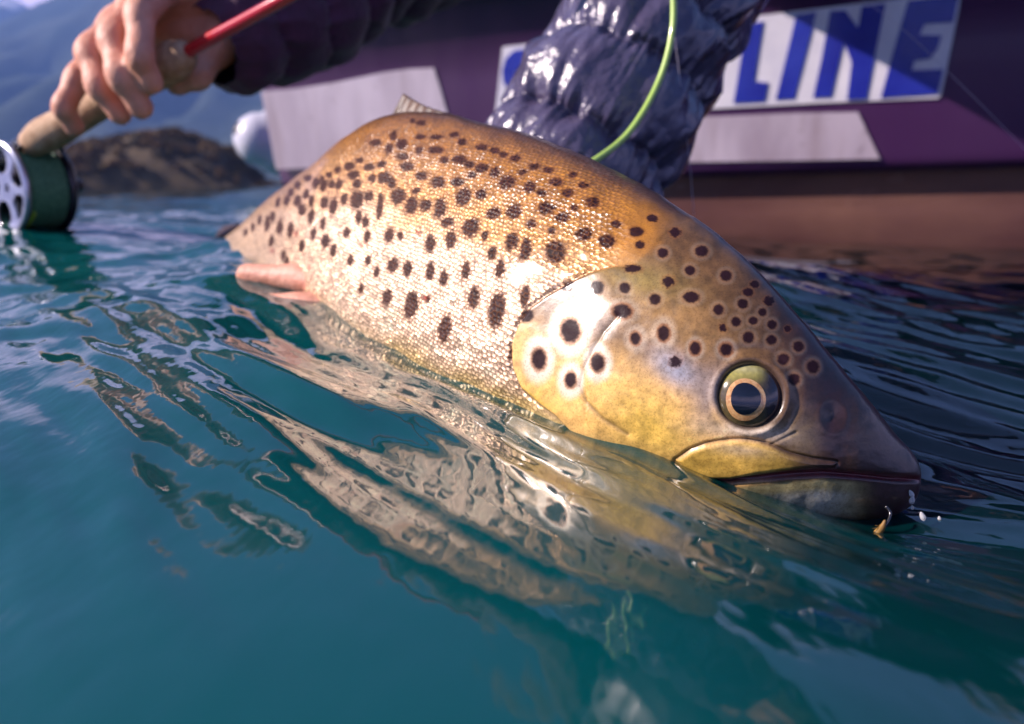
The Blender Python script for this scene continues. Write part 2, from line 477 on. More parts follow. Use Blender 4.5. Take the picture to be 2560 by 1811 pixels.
for i in range(330):
    u = RNG.random(); ix = u * (len(xs) - 1); v = RNG.uniform(-.95, .35)
    x = np.interp(ix, np.arange(len(xs)), xs); tz = max(np.interp(ix, np.arange(len(xs)), top), .1) * math.sqrt(1 - v * v) * .84
    rad = RNG.uniform(.7, 1.5) * min(1, .35 + tz / 5); n = 150
    d = norm(RNG.normal(size=(n, 3))); d[:, 2] = np.abs(d[:, 2]) * .9 - .15
    c = np.array([x, D_I + v * 9, tz]) + d * rad * RNG.uniform(.55, 1.05, (n, 1)) * np.array([1, 1, .8])
    base = random.choice([(.14, .075, .030), (.10, .055, .028), (.17, .10, .035), (.075, .055, .030)])
    for q in c:
        a = norm(RNG.normal(size=3)); b = norm(np.cross(a, RNG.normal(size=3))); s = RNG.uniform(.13, .30)
        cl.append(np.stack([q - a * s, q - b * s * .6, q + a * s, q + b * s * .6])); tone.append(np.array(base) * RNG.uniform(.6, 1.4))
cl = np.array(cl).reshape(-1, 3)
wme2 = fast_mesh('woodland', cl, np.arange(len(cl)).reshape(-1, 4))
add_col(wme2, 'tone', np.repeat(np.array(tone), 4, axis=0))
wood = link('woodland', wme2, m_leaf, smooth=False)
tag(wood, 'brown autumn woodland covering the islet', 'woodland', kind='stuff')

# ------------------------------------------------------------------ boat
HL = P(690, 440, 2.12); HR = P(2560, 425, 1.46)
hdir = np.array([HR[0] - HL[0], HR[1] - HL[1], 0]); hlen = np.linalg.norm(hdir); hdir /= hlen
hout = np.array([hdir[1], -hdir[0], 0])
if hout[1] > 0: hout = -hout
H0 = np.array([HL[0], HL[1], 0.0])
prof = [(-.75, -.30), (-.45, -.28), (-.20, -.20), (-.10, -.12), (-.065, -.05), (-.045, .02), (-.035, .080), (-.028, .090), (-.004, .096), (0, .108), (.004, .122), (.024, .30), (.042, .46),
        (.075, .462), (.083, .475), (.080, .505), (.06, .515), (.01, .512), (-.01, .48), (-.04, .12), (-.10, .06), (-.75, .05)]
Lb = 3.4
ts = np.concatenate([np.linspace(0, 2.2, 60), np.linspace(2.2, Lb, 24)[1:]])
def hull_pt(t, off, z):
    bow = sstep(1.9, Lb, np.array(t)) * .75       # the sheer line turns inward toward the far end
    inw = -.02 * (1 - min(t / .1, 1))
    sl = .035 * (z - .1) * (-1) * (1 - min(t / .5, 1))  # raked stern edge
    return H0 + hdir * (t + sl) + hout * (off - bow * 1.0 * (float(bow)) + inw) + np.array([0, 0, z])
V = np.array([[hull_pt(t, o_, z) for o_, z in prof] for t in ts])
m_hull = mat('hull_paint', (.05, .022, .075), .38, coat=.25)
noisy(m_hull, (.045, .010, .064), (.066, .018, .088), 3, 6, .12, .004, (1, 1, .25), rough=(.3, .5))
boat = empty('motor_boat', tuple(H0))
tag(boat, 'dark plum motor boat with pale hull patches and blue lettered name board', 'boat')
nP = len(prof)
KB = 7
link('hull', fast_mesh('hull', V[:, KB:].reshape(-1, 3), grid_quads(len(ts), nP - KB)[:, ::-1]), m_hull, boat)
m_bot = mat('hull_bottom_paint', (.24, .12, .10), .22, coat=.6)
noisy(m_bot, (.13, .055, .06), (.30, .15, .11), 2.2, 5, .12, .02, (1, 1, 2.0), rough=(.10, .3))
link('hull_bottom', fast_mesh('hull_bottom', V[:, :KB + 1].reshape(-1, 3), grid_quads(len(ts), KB + 1)[:, ::-1]), m_bot, boat)
# far side, transom and deck so that the boat is a closed body
W_b = 1.5
Vf = np.array([[hull_pt(t, 0, z) - hout * (W_b + o_) for o_, z in prof] for t in ts])
link('hull', fast_mesh('hull', Vf.reshape(-1, 3), grid_quads(len(ts), nP)), m_hull, boat)
tr = [hull_pt(0, o_, z) for o_, z in prof[:13]]; tr2 = [hull_pt(0, 0, z) - hout * (W_b + o_) for o_, z in prof[:13]]
link('transom', fast_mesh('transom', np.array(tr + tr2), np.array([[i, i + 1, 13 + i + 1, 13 + i] for i in range(12)])), m_hull, boat, smooth=False)
m_rub = mat('gunwale_rubber', (.30, .27, .34), .5)
tube('rub_rail', [hull_pt(t, .086, .485) for t in np.linspace(0, 2.3, 12)], [.014] * 12, m_rub, boat)

n_pl = norm(np.cross(hdir, hull_pt(1, .042, .46) - hull_pt(1, .004, .122)))
if n_pl[1] > 0: n_pl = -n_pl
o_pl = hull_pt(1, .004, .122)
def on_hull(px, py, off=0.0):
    d = P(px, py, 1.0) - CAM
    t = ((o_pl + n_pl * off - CAM) @ n_pl) / (d @ n_pl)
    return CAM + t * d
def plate(name, poly, off, th, m, parent, rnd=0):
    a = [on_hull(x, y, off) for x, y in poly]; b = [p - n_pl * th for p in a]
    n = len(poly); Fc = [tuple(range(n)), tuple(range(2 * n - 1, n - 1, -1))] + [(i, n + i, n + (i + 1) % n, (i + 1) % n) for i in range(n)]
    return mk(name, a + b, Fc, m, parent, smooth=False)
m_pale = mat('pale_paint', (.50, .43, .52), .5)
noisy(m_pale, (.36, .29, .36), (.62, .54, .63), 7, 9, .35, .004, (1, 1, .35), rough=(.25, .65))
kq = N(m_pale); bq = kq.n['Principled BSDF']; src_c = bq.inputs['Base Color'].links[0].from_socket
tq = kq.add('ShaderNodeTexCoord').outputs['Object']
scuff = kq.ramp(kq.noise(tq, 26, 8, .7), [(.60, (0, 0, 0)), (.68, (1, 1, 1))])          # scuffs and chipped paint
mq = kq.add('ShaderNodeMapping'); kq.l.new(tq, mq.inputs[0]); mq.inputs['Scale'].default_value = (14, 14, .9)
runs = kq.ramp(kq.noise(mq.outputs[0], 1.6, 4), [(.52, (0, 0, 0)), (.72, (.55, .55, .55))])   # dried water runs
kq.l.new(kq.mix(runs, kq.mix(kq.math('MULTIPLY', scuff, .6), src_c, (.22, .17, .20)), (.30, .23, .26)), bq.inputs['Base Color'])
plate('pale_patch', [(652, 229), (740, 222), (830, 208), (880, 198), (960, 181), (1020, 173), (1084, 170), (1098, 215), (1118, 285), (1150, 410), (690, 424), (672, 330)], .003, .006, m_pale, boat)
plate('pale_patch', [(1560, 296), (1800, 291), (2000, 283), (2145, 281), (2170, 335), (2200, 398), (2000, 402), (1600, 408)], .003, .006, m_pale, boat)
m_white = mat('decal_white', (.80, .78, .84), .25, coat=.6)
noisy(m_white, (.62, .60, .70), (.88, .85, .90), 9, 9)
m_blue = mat('decal_blue', (.02, .03, .36), .25, coat=.6)
noisy(m_blue, (.016, .022, .30), (.028, .045, .42), 14, 6)
board = plate('name_board', [(1256, 118), (2404, -22), (2398, 20), (2354, 236), (2345, 246), (2050, 258), (1772, 273), (1236, 300)], .003, .005, m_white, boat)
def LP(poly, ox, oy, s): return [(ox + x / s, oy + y / s) for x, y in poly]
letters = [LP([(525, 150), (632, 138), (612, 260), (570, 528), (590, 518), (662, 526), (638, 645), (440, 656)], 1660, 0, 2.538),
           LP([(838, 95), (966, 78), (905, 320), (825, 628), (708, 634), (790, 300)], 1660, 0, 2.538),
           LP([(1055, 70), (1150, 66), (1232, 178), (1255, 40), (1405, 24), (1340, 340), (1285, 628), (1160, 634), (1190, 400), (1140, 265), (1100, 440), (1060, 616), (945, 622), (1000, 370)], 1660, 0, 2.538),
           LP([(1550, 5), (1868, -28), (1835, 142), (1655, 152), (1620, 222), (1762, 226), (1735, 310), (1690, 372), (1590, 386), (1572, 446), (1772, 440), (1735, 596), (1375, 620), (1460, 310)], 1660, 0, 2.538),
           LP([(1925, 332), (1850, 345), (1795, 400), (1772, 480), (1782, 560), (1815, 610), (1848, 642), (1890, 610), (1920, 560), (1850, 486), (1905, 470), (1918, 400)], 600, 0, 2.706),
           LP([(1985, 318), (2110, 296), (2060, 470), (1975, 480), (1950, 478)], 600, 0, 2.706)]
for L in letters: plate('letter', L, .0050, .0018, m_blue, board)
# splash marks and rivets along the lower edge
m_riv = mat('rivet', (.5, .47, .55), .35, metal=.6)
# white float fixed behind the stern corner
m_float = mat('float_white', (.62, .62, .72), .4, coat=.3); noisy(m_float, (.55, .55, .66), (.72, .72, .80), 6, 5)
m_dark = mat('dark_rubber', (.02, .012, .025), .5)
fc = P(668, 350, 2.32); fd = norm(np.array([.80, .58, -.12]))
fl = tube('stern_float', [fc - fd * .02, fc + fd * .03, fc + fd * .2, fc + fd * .42], [.070, .090, .095, .085], m_float, boat, n=28, cap=True)
fl2 = tube('float_opening', [fc - fd * .060 + np.array([0, 0, .012]), fc - fd * .045 + np.array([0, 0, .012])], [.030, .040], m_dark, boat, n=24)

# ------------------------------------------------------------------ fish
fish = empty('brown_trout', tuple(FC[380]))
tag(fish, 'large golden brown trout with dark spots lying half out of the water', 'fish')
nV = len(FTH)
pxn, dz = proj(FV.reshape(-1, 3)); pxg = pxn.reshape(NU, nV, 2)
# the far flank carries the same pattern mirrored
src = np.interp(2 * math.pi - FTH[NN:], FTH[:NN], np.arange(NN))
i0 = np.clip(src.astype(int), 0, NN - 2); fr_ = (src - i0)[None, :, None]
PX = pxg.copy(); PX[:, NN:] = pxg[:, i0] * (1 - fr_) + pxg[:, i0 + 1] * fr_
X = PX.reshape(-1, 2)
vpar = np.where(FTH <= math.pi, FTH, 2 * math.pi - FTH) / math.pi
VP = np.broadcast_to(vpar[None], (NU, nV)).ravel()
UPAR = np.broadcast_to(np.linspace(0, 1, NU)[:, None], (NU, nV)).ravel()

oper = [(1585, 664), (1530, 668), (1477, 683), (1430, 703), (1383, 730), (1327, 770), (1296, 816), (1280, 866), (1284, 921), (1305, 971), (1345, 1005), (1392, 1040), (1440, 1090), (1500, 1140), (1560, 1250)]
head_poly = oper + [(1800, 1500), (2500, 1500), (2500, 700), (1900, 560), (1760, 540), (1690, 560), (1640, 610)]
sd_head = sdf(X, head_poly)
d_oper = seg_dist(X, oper)
inhead = sd_head > 0
preop = [(1545, 790), (1510, 830), (1483, 877), (1460, 921), (1452, 968), (1468, 1005), (1510, 1045), (1570, 1085)]
d_pre = seg_dist(X, preop)
maxi = [(1690, 1152), (1727, 1126), (1762, 1113), (1793, 1107), (1830, 1102), (1865, 1101), (1900, 1107), (1940, 1121), (1976, 1137), (2030, 1150), (2090, 1158), (2085, 1168), (2040, 1170), (1987, 1176), (1893, 1187), (1826, 1201), (1782, 1202), (1740, 1190), (1712, 1175)]
sd_max = sdf(X, maxi)
mouth = [(1770, 1206), (1826, 1207), (1893, 1198), (1987, 1188), (2060, 1184), (2150, 1190), (2230, 1198), (2300, 1200)]
d_mouth = seg_dist(X, mouth)
jaw_under = sstep(0, 14, X[:, 1] - np.interp(X[:, 0], [m[0] for m in mouth], [m[1] for m in mouth])) * sstep(1730, 1790, X[:, 0])
suborb = [(1930, 1112), (1960, 1097), (1990, 1082)]
EC = np.array([1876, 990.0])
ex = (X - EC) @ np.array([math.cos(R(20)), math.sin(R(20))]); ey = (X - EC) @ np.array([-math.sin(R(20)), math.cos(R(20))])
e_r = np.hypot(ex / 84, ey / 84)

disp = np.zeros(len(X))
disp += .0012 * sstep(-4, 8, sd_head) * np.exp(-d_oper / 90.) * (1 - sstep(1480, 1620, X[:, 0]))
disp -= .0007 * np.exp(-((d_oper - 4) / 6.) ** 2) * (sd_head < 2) * (1 - sstep(1440, 1570, X[:, 0]))
disp -= .0004 * np.exp(-(d_pre / 6.) ** 2)
disp += .0003 * np.exp(-((d_pre - 26) / 20.) ** 2) * (X[:, 0] > 1470)
disp += .0008 * sstep(-3, 12, sd_max) - .0005 * np.exp(-((sd_max + 4) / 4.) ** 2)
disp -= .0016 * np.exp(-(d_mouth / 8.) ** 2)
disp -= .0004 * jaw_under * sstep(0, 20, d_mouth)
disp -= .0024 * (1 - sstep(.80, 1.04, e_r))
disp += .0005 * np.exp(-((e_r - 1.13) / .10) ** 2)
disp -= .0005 * np.exp(-((e_r - 1.42) / .14) ** 2) * sstep(0, 60, X[:, 0] - EC[0] + 90)
d_nos = np.hypot((X[:, 0] - 2082) / 20, (X[:, 1] - 1042) / 26)
disp -= .0010 * np.exp(-d_nos ** 2)
disp += .0002 * np.exp(-((d_nos - 1.7) / .4) ** 2)
disp -= .0004 * np.exp(-(seg_dist(X, suborb) / 4) ** 2)
# soft unevenness of the skin
disp += .0004 * fbm(X[:, 0] / 170, X[:, 1] / 140, 61, 3) + inhead * .00003 * fbm(X[:, 0] / 22, X[:, 1] / 22, 63, 3)
# body dimples along the flank
disp += (~inhead) * .0004 * perlin(X[:, 0] / 60, X[:, 1] / 45, 66)

dU = np.gradient(FV, axis=0); dV = np.gradient(FV, axis=1)
NRM = norm(np.cross(dU, dV)); outw = FV - FC[:, None]
NRM *= np.where(np.sum(NRM * outw, -1, keepdims=True) > 0, 1, -1)
tip = np.clip(np.arange(NU) / 25., 0, 1)[:, None]
FVd = FV + NRM * (disp.reshape(NU, nV) * tip)[..., None]

# --- colours
def gss(cx, cy_, sx, sy=None, ang=0):
    sy = sy or sx; c, s_ = math.cos(R(ang)), math.sin(R(ang))
    a = (X[:, 0] - cx) * c + (X[:, 1] - cy_) * s_; b = -(X[:, 0] - cx) * s_ + (X[:, 1] - cy_) * c
    return np.exp(-(a / sx) ** 2 - (b / sy) ** 2)
def lerp(A, B, t): return A + (np.asarray(B) - A) * np.clip(t, 0, 1)[:, None]
n1 = fbm(X[:, 0] / 120, X[:, 1] / 90, 71, 4); n2 = fbm(X[:, 0] / 18, X[:, 1] / 18, 75, 3); n3 = fbm(X[:, 0] / 45, X[:, 1] / 45, 79, 4)
C = np.tile(np.array([.055, .024, .010]), (len(X), 1))
vv_ = VP + .03 * n1
C = lerp(C, (.40, .17, .022), sstep(.10, .24, vv_))
C = lerp(C, (.70, .36, .11), sstep(.28, .44, vv_))
C = lerp(C, (.92, .66, .46), sstep(.40, .54, vv_))
C = lerp(C, (.62, .44, .14), sstep(.72, .84, vv_))
C = lerp(C, (.70, .60, .34), sstep(.88, .96, vv_))
# toward the tail: paler
C = lerp(C, (.50, .36, .20), .6 * sstep(.70, .95, UPAR) * sstep(.2, .4, vv_))
# head
Hc = np.tile(np.array([.125, .064, .026]), (len(X), 1))
Hc = lerp(Hc, (.34, .19, .06), gss(1640, 800, 260, 110, 35) * .9)
Hc = lerp(Hc, (.26, .22, .055), gss(1600, 700, 110, 40, 10) * .5)
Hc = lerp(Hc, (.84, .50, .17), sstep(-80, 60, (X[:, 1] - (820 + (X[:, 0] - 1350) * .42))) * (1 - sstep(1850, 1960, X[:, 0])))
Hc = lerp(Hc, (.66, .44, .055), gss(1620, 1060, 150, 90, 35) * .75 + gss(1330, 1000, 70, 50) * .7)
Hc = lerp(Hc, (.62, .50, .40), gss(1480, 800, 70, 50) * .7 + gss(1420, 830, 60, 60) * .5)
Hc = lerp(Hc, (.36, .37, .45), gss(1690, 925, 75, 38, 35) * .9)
Hc = lerp(Hc, (.30, .26, .26), gss(1775, 990, 40, 80, 20) * .7)
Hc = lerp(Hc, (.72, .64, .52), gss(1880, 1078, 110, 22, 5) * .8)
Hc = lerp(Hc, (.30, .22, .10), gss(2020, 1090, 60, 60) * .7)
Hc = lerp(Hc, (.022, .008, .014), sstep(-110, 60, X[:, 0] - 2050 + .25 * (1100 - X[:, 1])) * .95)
Hc = lerp(Hc, (.10, .045, .018), gss(2150, 1060, 40, 80, -20) * .5 + gss(2125, 1150, 20, 40) * .7)
Hc = lerp(Hc, (.030, .014, .016), gss(2085, 1040, 28, 40) + gss(2075, 1100, 26, 50) * .8)
Hc = lerp(Hc, (.58, .37, .06), .85 * sstep(-2, 10, sd_max) * (1 - sstep(1930, 2020, X[:, 0])))
Hc = lerp(Hc, (.55, .42, .25), gss(1850, 1125, 70, 14, 6) * .7 * (sd_max > 0))
Hc = lerp(Hc, (.06, .03, .015), np.exp(-((sd_max + 3) / 4.) ** 2) * .6 * (X[:, 1] < 1160))
Hc = lerp(Hc, (.10, .008, .018), np.exp(-(d_mouth / 11.) ** 2))
Hc = lerp(Hc, (.42, .36, .17), jaw_under * sstep(10, 24, d_mouth) * (1 - sstep(2090, 2230, X[:, 0])))
Hc = lerp(Hc, (.50, .50, .44), jaw_under * sstep(34, 56, d_mouth) * (1 - sstep(2050, 2180, X[:, 0])) * .8)
Hc = lerp(Hc, (.05, .022, .028), jaw_under * sstep(2120, 2230, X[:, 0]))
Hc = lerp(Hc, (.10, .07, .03), np.exp(-(d_pre / 5.) ** 2) * .6)
Hc *= (1 + .22 * n2 + .28 * n3)[:, None]
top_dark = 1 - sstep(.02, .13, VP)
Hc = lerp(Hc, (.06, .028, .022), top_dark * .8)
Hc = lerp(Hc, (.05, .03, .025), (1 - sstep(.96, 1.10, e_r)) * .9)
wh = sstep(-5, 5, sd_head)
soft = sstep(-60, 20, sd_head + 30 * n1) * sstep(1480, 1660, X[:, 0])
wh = np.where(X[:, 0] > 1480, wh * (1 - sstep(1480, 1660, X[:, 0])) + soft, wh)
C *= (1 + .10 * n2 + .18 * n3)[:, None]
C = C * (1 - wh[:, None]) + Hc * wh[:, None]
# dark line along the gill cover
C = lerp(C, (.10, .055, .02), np.exp(-((d_oper - 4) / 6.) ** 2) * (sd_head < 3) * .45 * (1 - sstep(1440, 1570, X[:, 0])))

SP = []   # spots: x, y, rx, ry, halo, strength
hs = """1427 827 25 30 2.1|1350 899 17 26 2.2|1428 950 14 20 2.3|1494 907 17 23 2.1|1557 780 23 18 1.8|1496 722 18 18 1.5|1563 721 14 14 1.4|1422 716 19 16 1.4
1319 791 20 17 1.4|1313 741 12 30 1.2|1239 777 17 46 1.3|1588 846 13 16 2.2|1659 833 15 20 2.1|1638 749 15 14 1.4|1728 744 21 15 1.4|1738 871 14 17 1.7|1815 874 16 16 1.7
1671 705 16 14 1.2|1725 676 14 12 1.4|1815 690 15 14 1.4|1657 633 14 13 1.4|1754 629 17 14 1.4|1688 582 14 12 1.2|1630 545 14 11 1.2|1591 580 19 13 1.3|1582 672 22 11 1.2
1516 602 22 17 1.3|1458 588 17 17 1.3|1796 775 14 14 1.4|1857 760 14 13 1.4|1871 730 14 11 1.3|1907 780 11 11 1.4|1840 805 13 13 1.4|1883 802 12 11 1.4|1931 811 13 12 1.4
1871 844 15 15 1.4|1929 850 14 13 1.4|1997 866 14 14 1.4|1959 898 15 15 1.4|2031 918 16 17 1.4|1984 949 16 15 1.4|1970 821 9 9 1.2|1923 752 14 12 1.2|1887 710 12 9 1.2
1388 630 27 30 1.3|1688 905 16 14 1.2|1807 821 10 10 1.2|1278 880 8 22 1.2|1600 612 12 10 1.2|1540 560 14 10 1.2"""
for s_ in hs.replace('\n', '|').split('|'):
    SP.append([float(q) for q in s_.split()])
bs = """1270,200,20,15 1220,190,12,12 1265,280,22,14 1355,280,28,14 1460,268,22,15 1505,312,22,16 1160,322,24,28 1085,350,18,26 1110,275,16,24 1005,315,25,18 1190,452,30,22 1165,395,28,18 1355,355,34,20 1260,360,15,22
1400,415,20,18 1490,412,32,22 1545,440,25,18 1615,462,30,22 1690,485,20,28 1690,357,22,15 1740,378,20,14 1805,402,25,16 1620,340,28,15 880,500,28,24 915,415,18,14 970,455,24,18 1045,440,20,18 1055,515,30,28 985,520,18,22
900,550,20,25 855,450,24,20 665,545,18,28 710,560,18,30 755,555,14,22 795,555,16,28 1100,545,20,28 1270,505,28,22 1365,540,32,28 1475,540,28,22 1760,540,38,32 1890,570,28,28 2045,540,30,20 1135,620,33,40 1215,675,30,46
1295,675,24,30 1375,690,26,50 1030,680,15,62 965,620,20,28 900,640,28,44 830,640,17,28 765,680,18,44 715,660,16,28 1510,625,34,44 1610,612,25,25 1685,720,32,30 1800,705,36,34 1985,690,38,32 2255,660,30,25 2080,745,32,25
1555,805,40,45 1420,770,28,25 1790,880,28,45 1870,930,26,55 2205,840,38,30 1440,870,24,45 1320,895,22,44 1085,845,22,36 1150,850,13,20 960,850,14,30 945,770,16,30 910,740,16,30 840,830,16,25 720,880,18,34 650,840,13,30
640,735,14,34 585,700,18,28 705,780,13,30 765,930,14,34 585,905,13,30 520,815,13,34 460,800,14,38 385,780,13,38 410,880,11,28 480,960,11,26 860,990,15,27 960,990,13,25 1015,1055,13,28 1105,1020,25,38 1190,1040,20,40
1320,1050,18,44 1395,1090,20,38 1525,1050,20,45 1725,1040,22,44 1680,950,20,35 1635,850,16,24 1075,1205,22,40 1210,1250,28,66 1305,1210,13,18 1405,1385,28,66 1570,1205,25,55 1705,1275,36,86 925,1155,11,28 500,995,10,22
560,650,16,28 500,650,14,26 610,610,14,26 520,600,14,22 450,660,12,24 420,740,12,26 340,760,10,24 300,800,9,22 260,830,9,20 560,560,16,18 620,520,18,16 640,650,14,26 790,470,18,16 740,500,16,16 700,520,14,14
1920,450,24,16 2000,470,24,16 2110,600,26,20 1960,600,22,18 2140,500,20,14 1850,480,18,14 2200,560,22,16 1240,590,18,18 1560,500,20,16 2150,690,18,16 1900,780,22,22 2020,820,18,18"""
for s_ in bs.split():
    a = [float(q) for q in s_.split(',')]
    SP.append([500 + a[0] / 2.296, 220 + a[1] / 2.296, a[2] / 2.296 * 1.38, a[3] / 2.296 * 1.25, 1.25])
dark = np.zeros(len(X)); halo = np.zeros(len(X)); ring = np.zeros(len(X))
wob = .16 * perlin(X[:, 0] / 9, X[:, 1] / 9, 91) + .12 * perlin(X[:, 0] / 4.5, X[:, 1] / 4.5, 92)
for (sx, sy, ax, ay, hl) in SP:
    near = (np.abs(X[:, 0] - sx) < ax * 4) & (np.abs(X[:, 1] - sy) < ay * 4)
    if not near.any(): continue
    xx = X[near]; shr = .18 if (sx < 1330) else 0
    dx = xx[:, 0] - sx; dy = xx[:, 1] - sy
    dx = dx + shr * dy * .7
    rr_ = np.hypot(dx / (ax * 1.06), dy / (ay * 1.06))
    wv_ = wob[near] * (1.5 if hl < 1.3 else .6)
    dark[near] = np.maximum(dark[near], 1 - sstep(.72, 1.12, rr_ + wv_))
    ring[near] = np.maximum(ring[near], (1 - sstep(1.0, 1.42, rr_ + wv_)) * (.9 if hl > 1.6 else .35))
    if hl > 1.6: halo[near] = np.maximum(halo[near], (1. if (hl > 2.05 and sx < 1520) else .3) * (1 - sstep(hl * .70, hl * 1.2, rr_ + .8 * wv_)))
    elif hl >= 1.4: halo[near] = np.maximum(halo[near], .10 * (1 - sstep(1.2, 1.9, rr_)))
vis_h = ~((e_r < 1.1))
C = lerp(C, (.80, .70, .56), halo * .85 * vis_h)
C = lerp(C, (.30, .10, .018), ring * .85 * vis_h)
C = lerp(C, (.020, .008, .014), dark * .97 * vis_h)
# a few red specks low on the flank
for (sx, sy, r_) in [(740, 585, 7), (773, 668, 6), (680, 628, 6), (1045, 580, 8), (905, 610, 7), (860, 560, 6), (1060, 745, 7)]:
    t = np.exp(-((X[:, 0] - sx) ** 2 + (X[:, 1] - sy) ** 2) / r_ ** 2); C = lerp(C, (.42, .05, .03), t * .8)
C = np.clip(C, .004, .9)

arcU = np.concatenate([[0], np.cumsum(np.linalg.norm(np.diff(FC, axis=0), axis=1))])
arcV = np.concatenate([np.zeros((NU, 1)), np.cumsum(np.linalg.norm(np.diff(FV, axis=1), axis=2), axis=1)], 1)
arcV = arcV - arcV[:, NN // 2:NN // 2 + 1]
sc = .0027 * np.clip(1.1 - .5 * np.linspace(0, 1, NU), .5, 1.1)
SU = np.cumsum(np.concatenate([[0], np.diff(arcU)]) / sc)[:, None] + 0 * arcV
SV = arcV / (sc[:, None] * .78)
smask = np.clip(1 - wh * 1.0, 0, 1) * (1 - .85 * sstep(1500, 1640, X[:, 0] + .45 * (X[:, 1] - 500))) * (.25 + .75 * sstep(.04, .16, VP))
silver = np.clip(sstep(.30, .55, VP) * (1 - sstep(.72, .86, VP)), 0, 1) * (1 - wh)
silver = np.maximum(silver, halo * .5 * wh)
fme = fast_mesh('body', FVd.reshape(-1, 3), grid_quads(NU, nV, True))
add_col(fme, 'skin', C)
add_vec(fme, 'scaleuv', np.stack([SU.ravel(), SV.ravel(), smask], 1))
add_vec(fme, 'shine', np.stack([silver, dark, wh], 1))
m_fish = mat('trout_skin', (.5, .4, .2), .35, coat=.35, coat_rough=.12)
k = N(m_fish); b = k.n['Principled BSDF']
skin = k.add('ShaderNodeAttribute', attribute_name='skin').outputs['Color']
suv = k.add('ShaderNodeAttribute', attribute_name='scaleuv').outputs['Vector']
shn = k.add('ShaderNodeAttribute', attribute_name='shine').outputs['Vector']
sp1 = k.add('ShaderNodeSeparateXYZ'); k.l.new(suv, sp1.inputs[0]); sp2 = k.add('ShaderNodeSeparateXYZ'); k.l.new(shn, sp2.inputs[0])
# brick-like offset rows of overlapping scales
row = k.math('FLOOR', sp1.outputs[1]); off = k.math('MULTIPLY', k.math('MODULO', k.math('ABSOLUTE', row), 2.0), .5)
cmb = k.add('ShaderNodeCombineXYZ'); k.l.new(k.math('ADD', sp1.outputs[0], off), cmb.inputs[0]); k.l.new(sp1.outputs[1], cmb.inputs[1])
vor = k.add('ShaderNodeTexVoronoi', voronoi_dimensions='2D', feature='F1'); k.l.new(cmb.outputs[0], vor.inputs['Vector']); vor.inputs['Scale'].default_value = 1; vor.inputs['Randomness'].default_value = .58
edge = k.add('ShaderNodeTexVoronoi', voronoi_dimensions='2D', feature='DISTANCE_TO_EDGE'); k.l.new(cmb.outputs[0], edge.inputs['Vector']); edge.inputs['Scale'].default_value = 1; edge.inputs['Randomness'].default_value = .58
sm = sp1.outputs[2]
rim = k.math('MULTIPLY', k.ramp(edge.outputs['Distance'], [(.02, (1, 1, 1)), (.22, (0, 0, 0))]), sm)
colr = k.mix(k.math('MULTIPLY', rim, .72), skin, k.mix(.5, skin, (.05, .022, .008)))
colr = k.mix(k.math('MULTIPLY', rim, .5), colr, (.16, .055, .014))
grain = k.ramp(k.noise(k.add('ShaderNodeTexCoord').outputs['Object'], 1400, 2, .7), [(.30, (.62, .56, .50)), (.52, (1, 1, 1)), (.70, (1.0, 1.0, 1.0))])
colr = k.mix(.8, colr, grain, 'MULTIPLY')
# each scale a little different in tone
cell = k.add('ShaderNodeSeparateColor'); k.l.new(vor.outputs['Color'], cell.inputs[0])
tone_f = k.math('ADD', k.math('MULTIPLY', k.math('SUBTRACT', cell.outputs[0], .45), k.math('MULTIPLY', sm, .7)), 1.0)
colr = k.mix(1.0, colr, k.add('ShaderNodeCombineColor').outputs[0], 'MULTIPLY')
cc = [n for n in k.n if n.bl_idname == 'ShaderNodeCombineColor'][0]
for i in range(3): k.l.new(tone_f, cc.inputs[i])
k.l.new(colr, b.inputs['Base Color'])
k.l.new(k.math('SUBTRACT', .5, k.math('MULTIPLY', sp2.outputs[1], .4)), b.inputs['Specular IOR Level'])
k.l.new(k.math('SUBTRACT', .35, k.math('MULTIPLY', sp2.outputs[1], .28)), b.inputs['Coat Weight'])
dome = k.math('MULTIPLY', k.math('SUBTRACT', 1.0, vor.outputs['Distance']), sm)
tc = k.add('ShaderNodeTexCoord').outputs['Object']
pore = k.math('MULTIPLY', k.noise(tc, 1100, 3), .07)
hh = k.math('ADD', k.math('MULTIPLY', dome, 1.0), pore)
nb = k.bump(hh, .65, .0009)
# every scale tilts its own way, which gives the glitter
vm = k.add('ShaderNodeVectorMath', operation='SUBTRACT'); k.l.new(vor.outputs['Color'], vm.inputs[0]); vm.inputs[1].default_value = (.5, .5, .5)
vs_ = k.add('ShaderNodeVectorMath', operation='SCALE'); k.l.new(vm.outputs[0], vs_.inputs[0]); k.l.new(k.math('MULTIPLY', k.math('MULTIPLY', sm, k.math('SUBTRACT', 1.0, k.math('MULTIPLY', sp2.outputs[1], .8))), .28), vs_.inputs['Scale'])
va = k.add('ShaderNodeVectorMath', operation='ADD'); k.l.new(nb, va.inputs[0]); k.l.new(vs_.outputs[0], va.inputs[1])
vn = k.add('ShaderNodeVectorMath', operation='NORMALIZE'); k.l.new(va.outputs[0], vn.inputs[0])
k.l.new(vn.outputs[0], b.inputs['Normal'])
k.l.new(k.math('MULTIPLY', k.math('MULTIPLY', sp2.outputs[0], .55), k.math('SUBTRACT', 1.0, sp2.outputs[1])), b.inputs['Metallic'])
k.l.new(k.math('ADD', .30, k.math('ADD', k.math('MULTIPLY', sp2.outputs[2], .06), k.math('MULTIPLY', sp2.outputs[0], .16))), b.inputs['Roughness'])
body_o = link('body', fme, m_fish, fish)

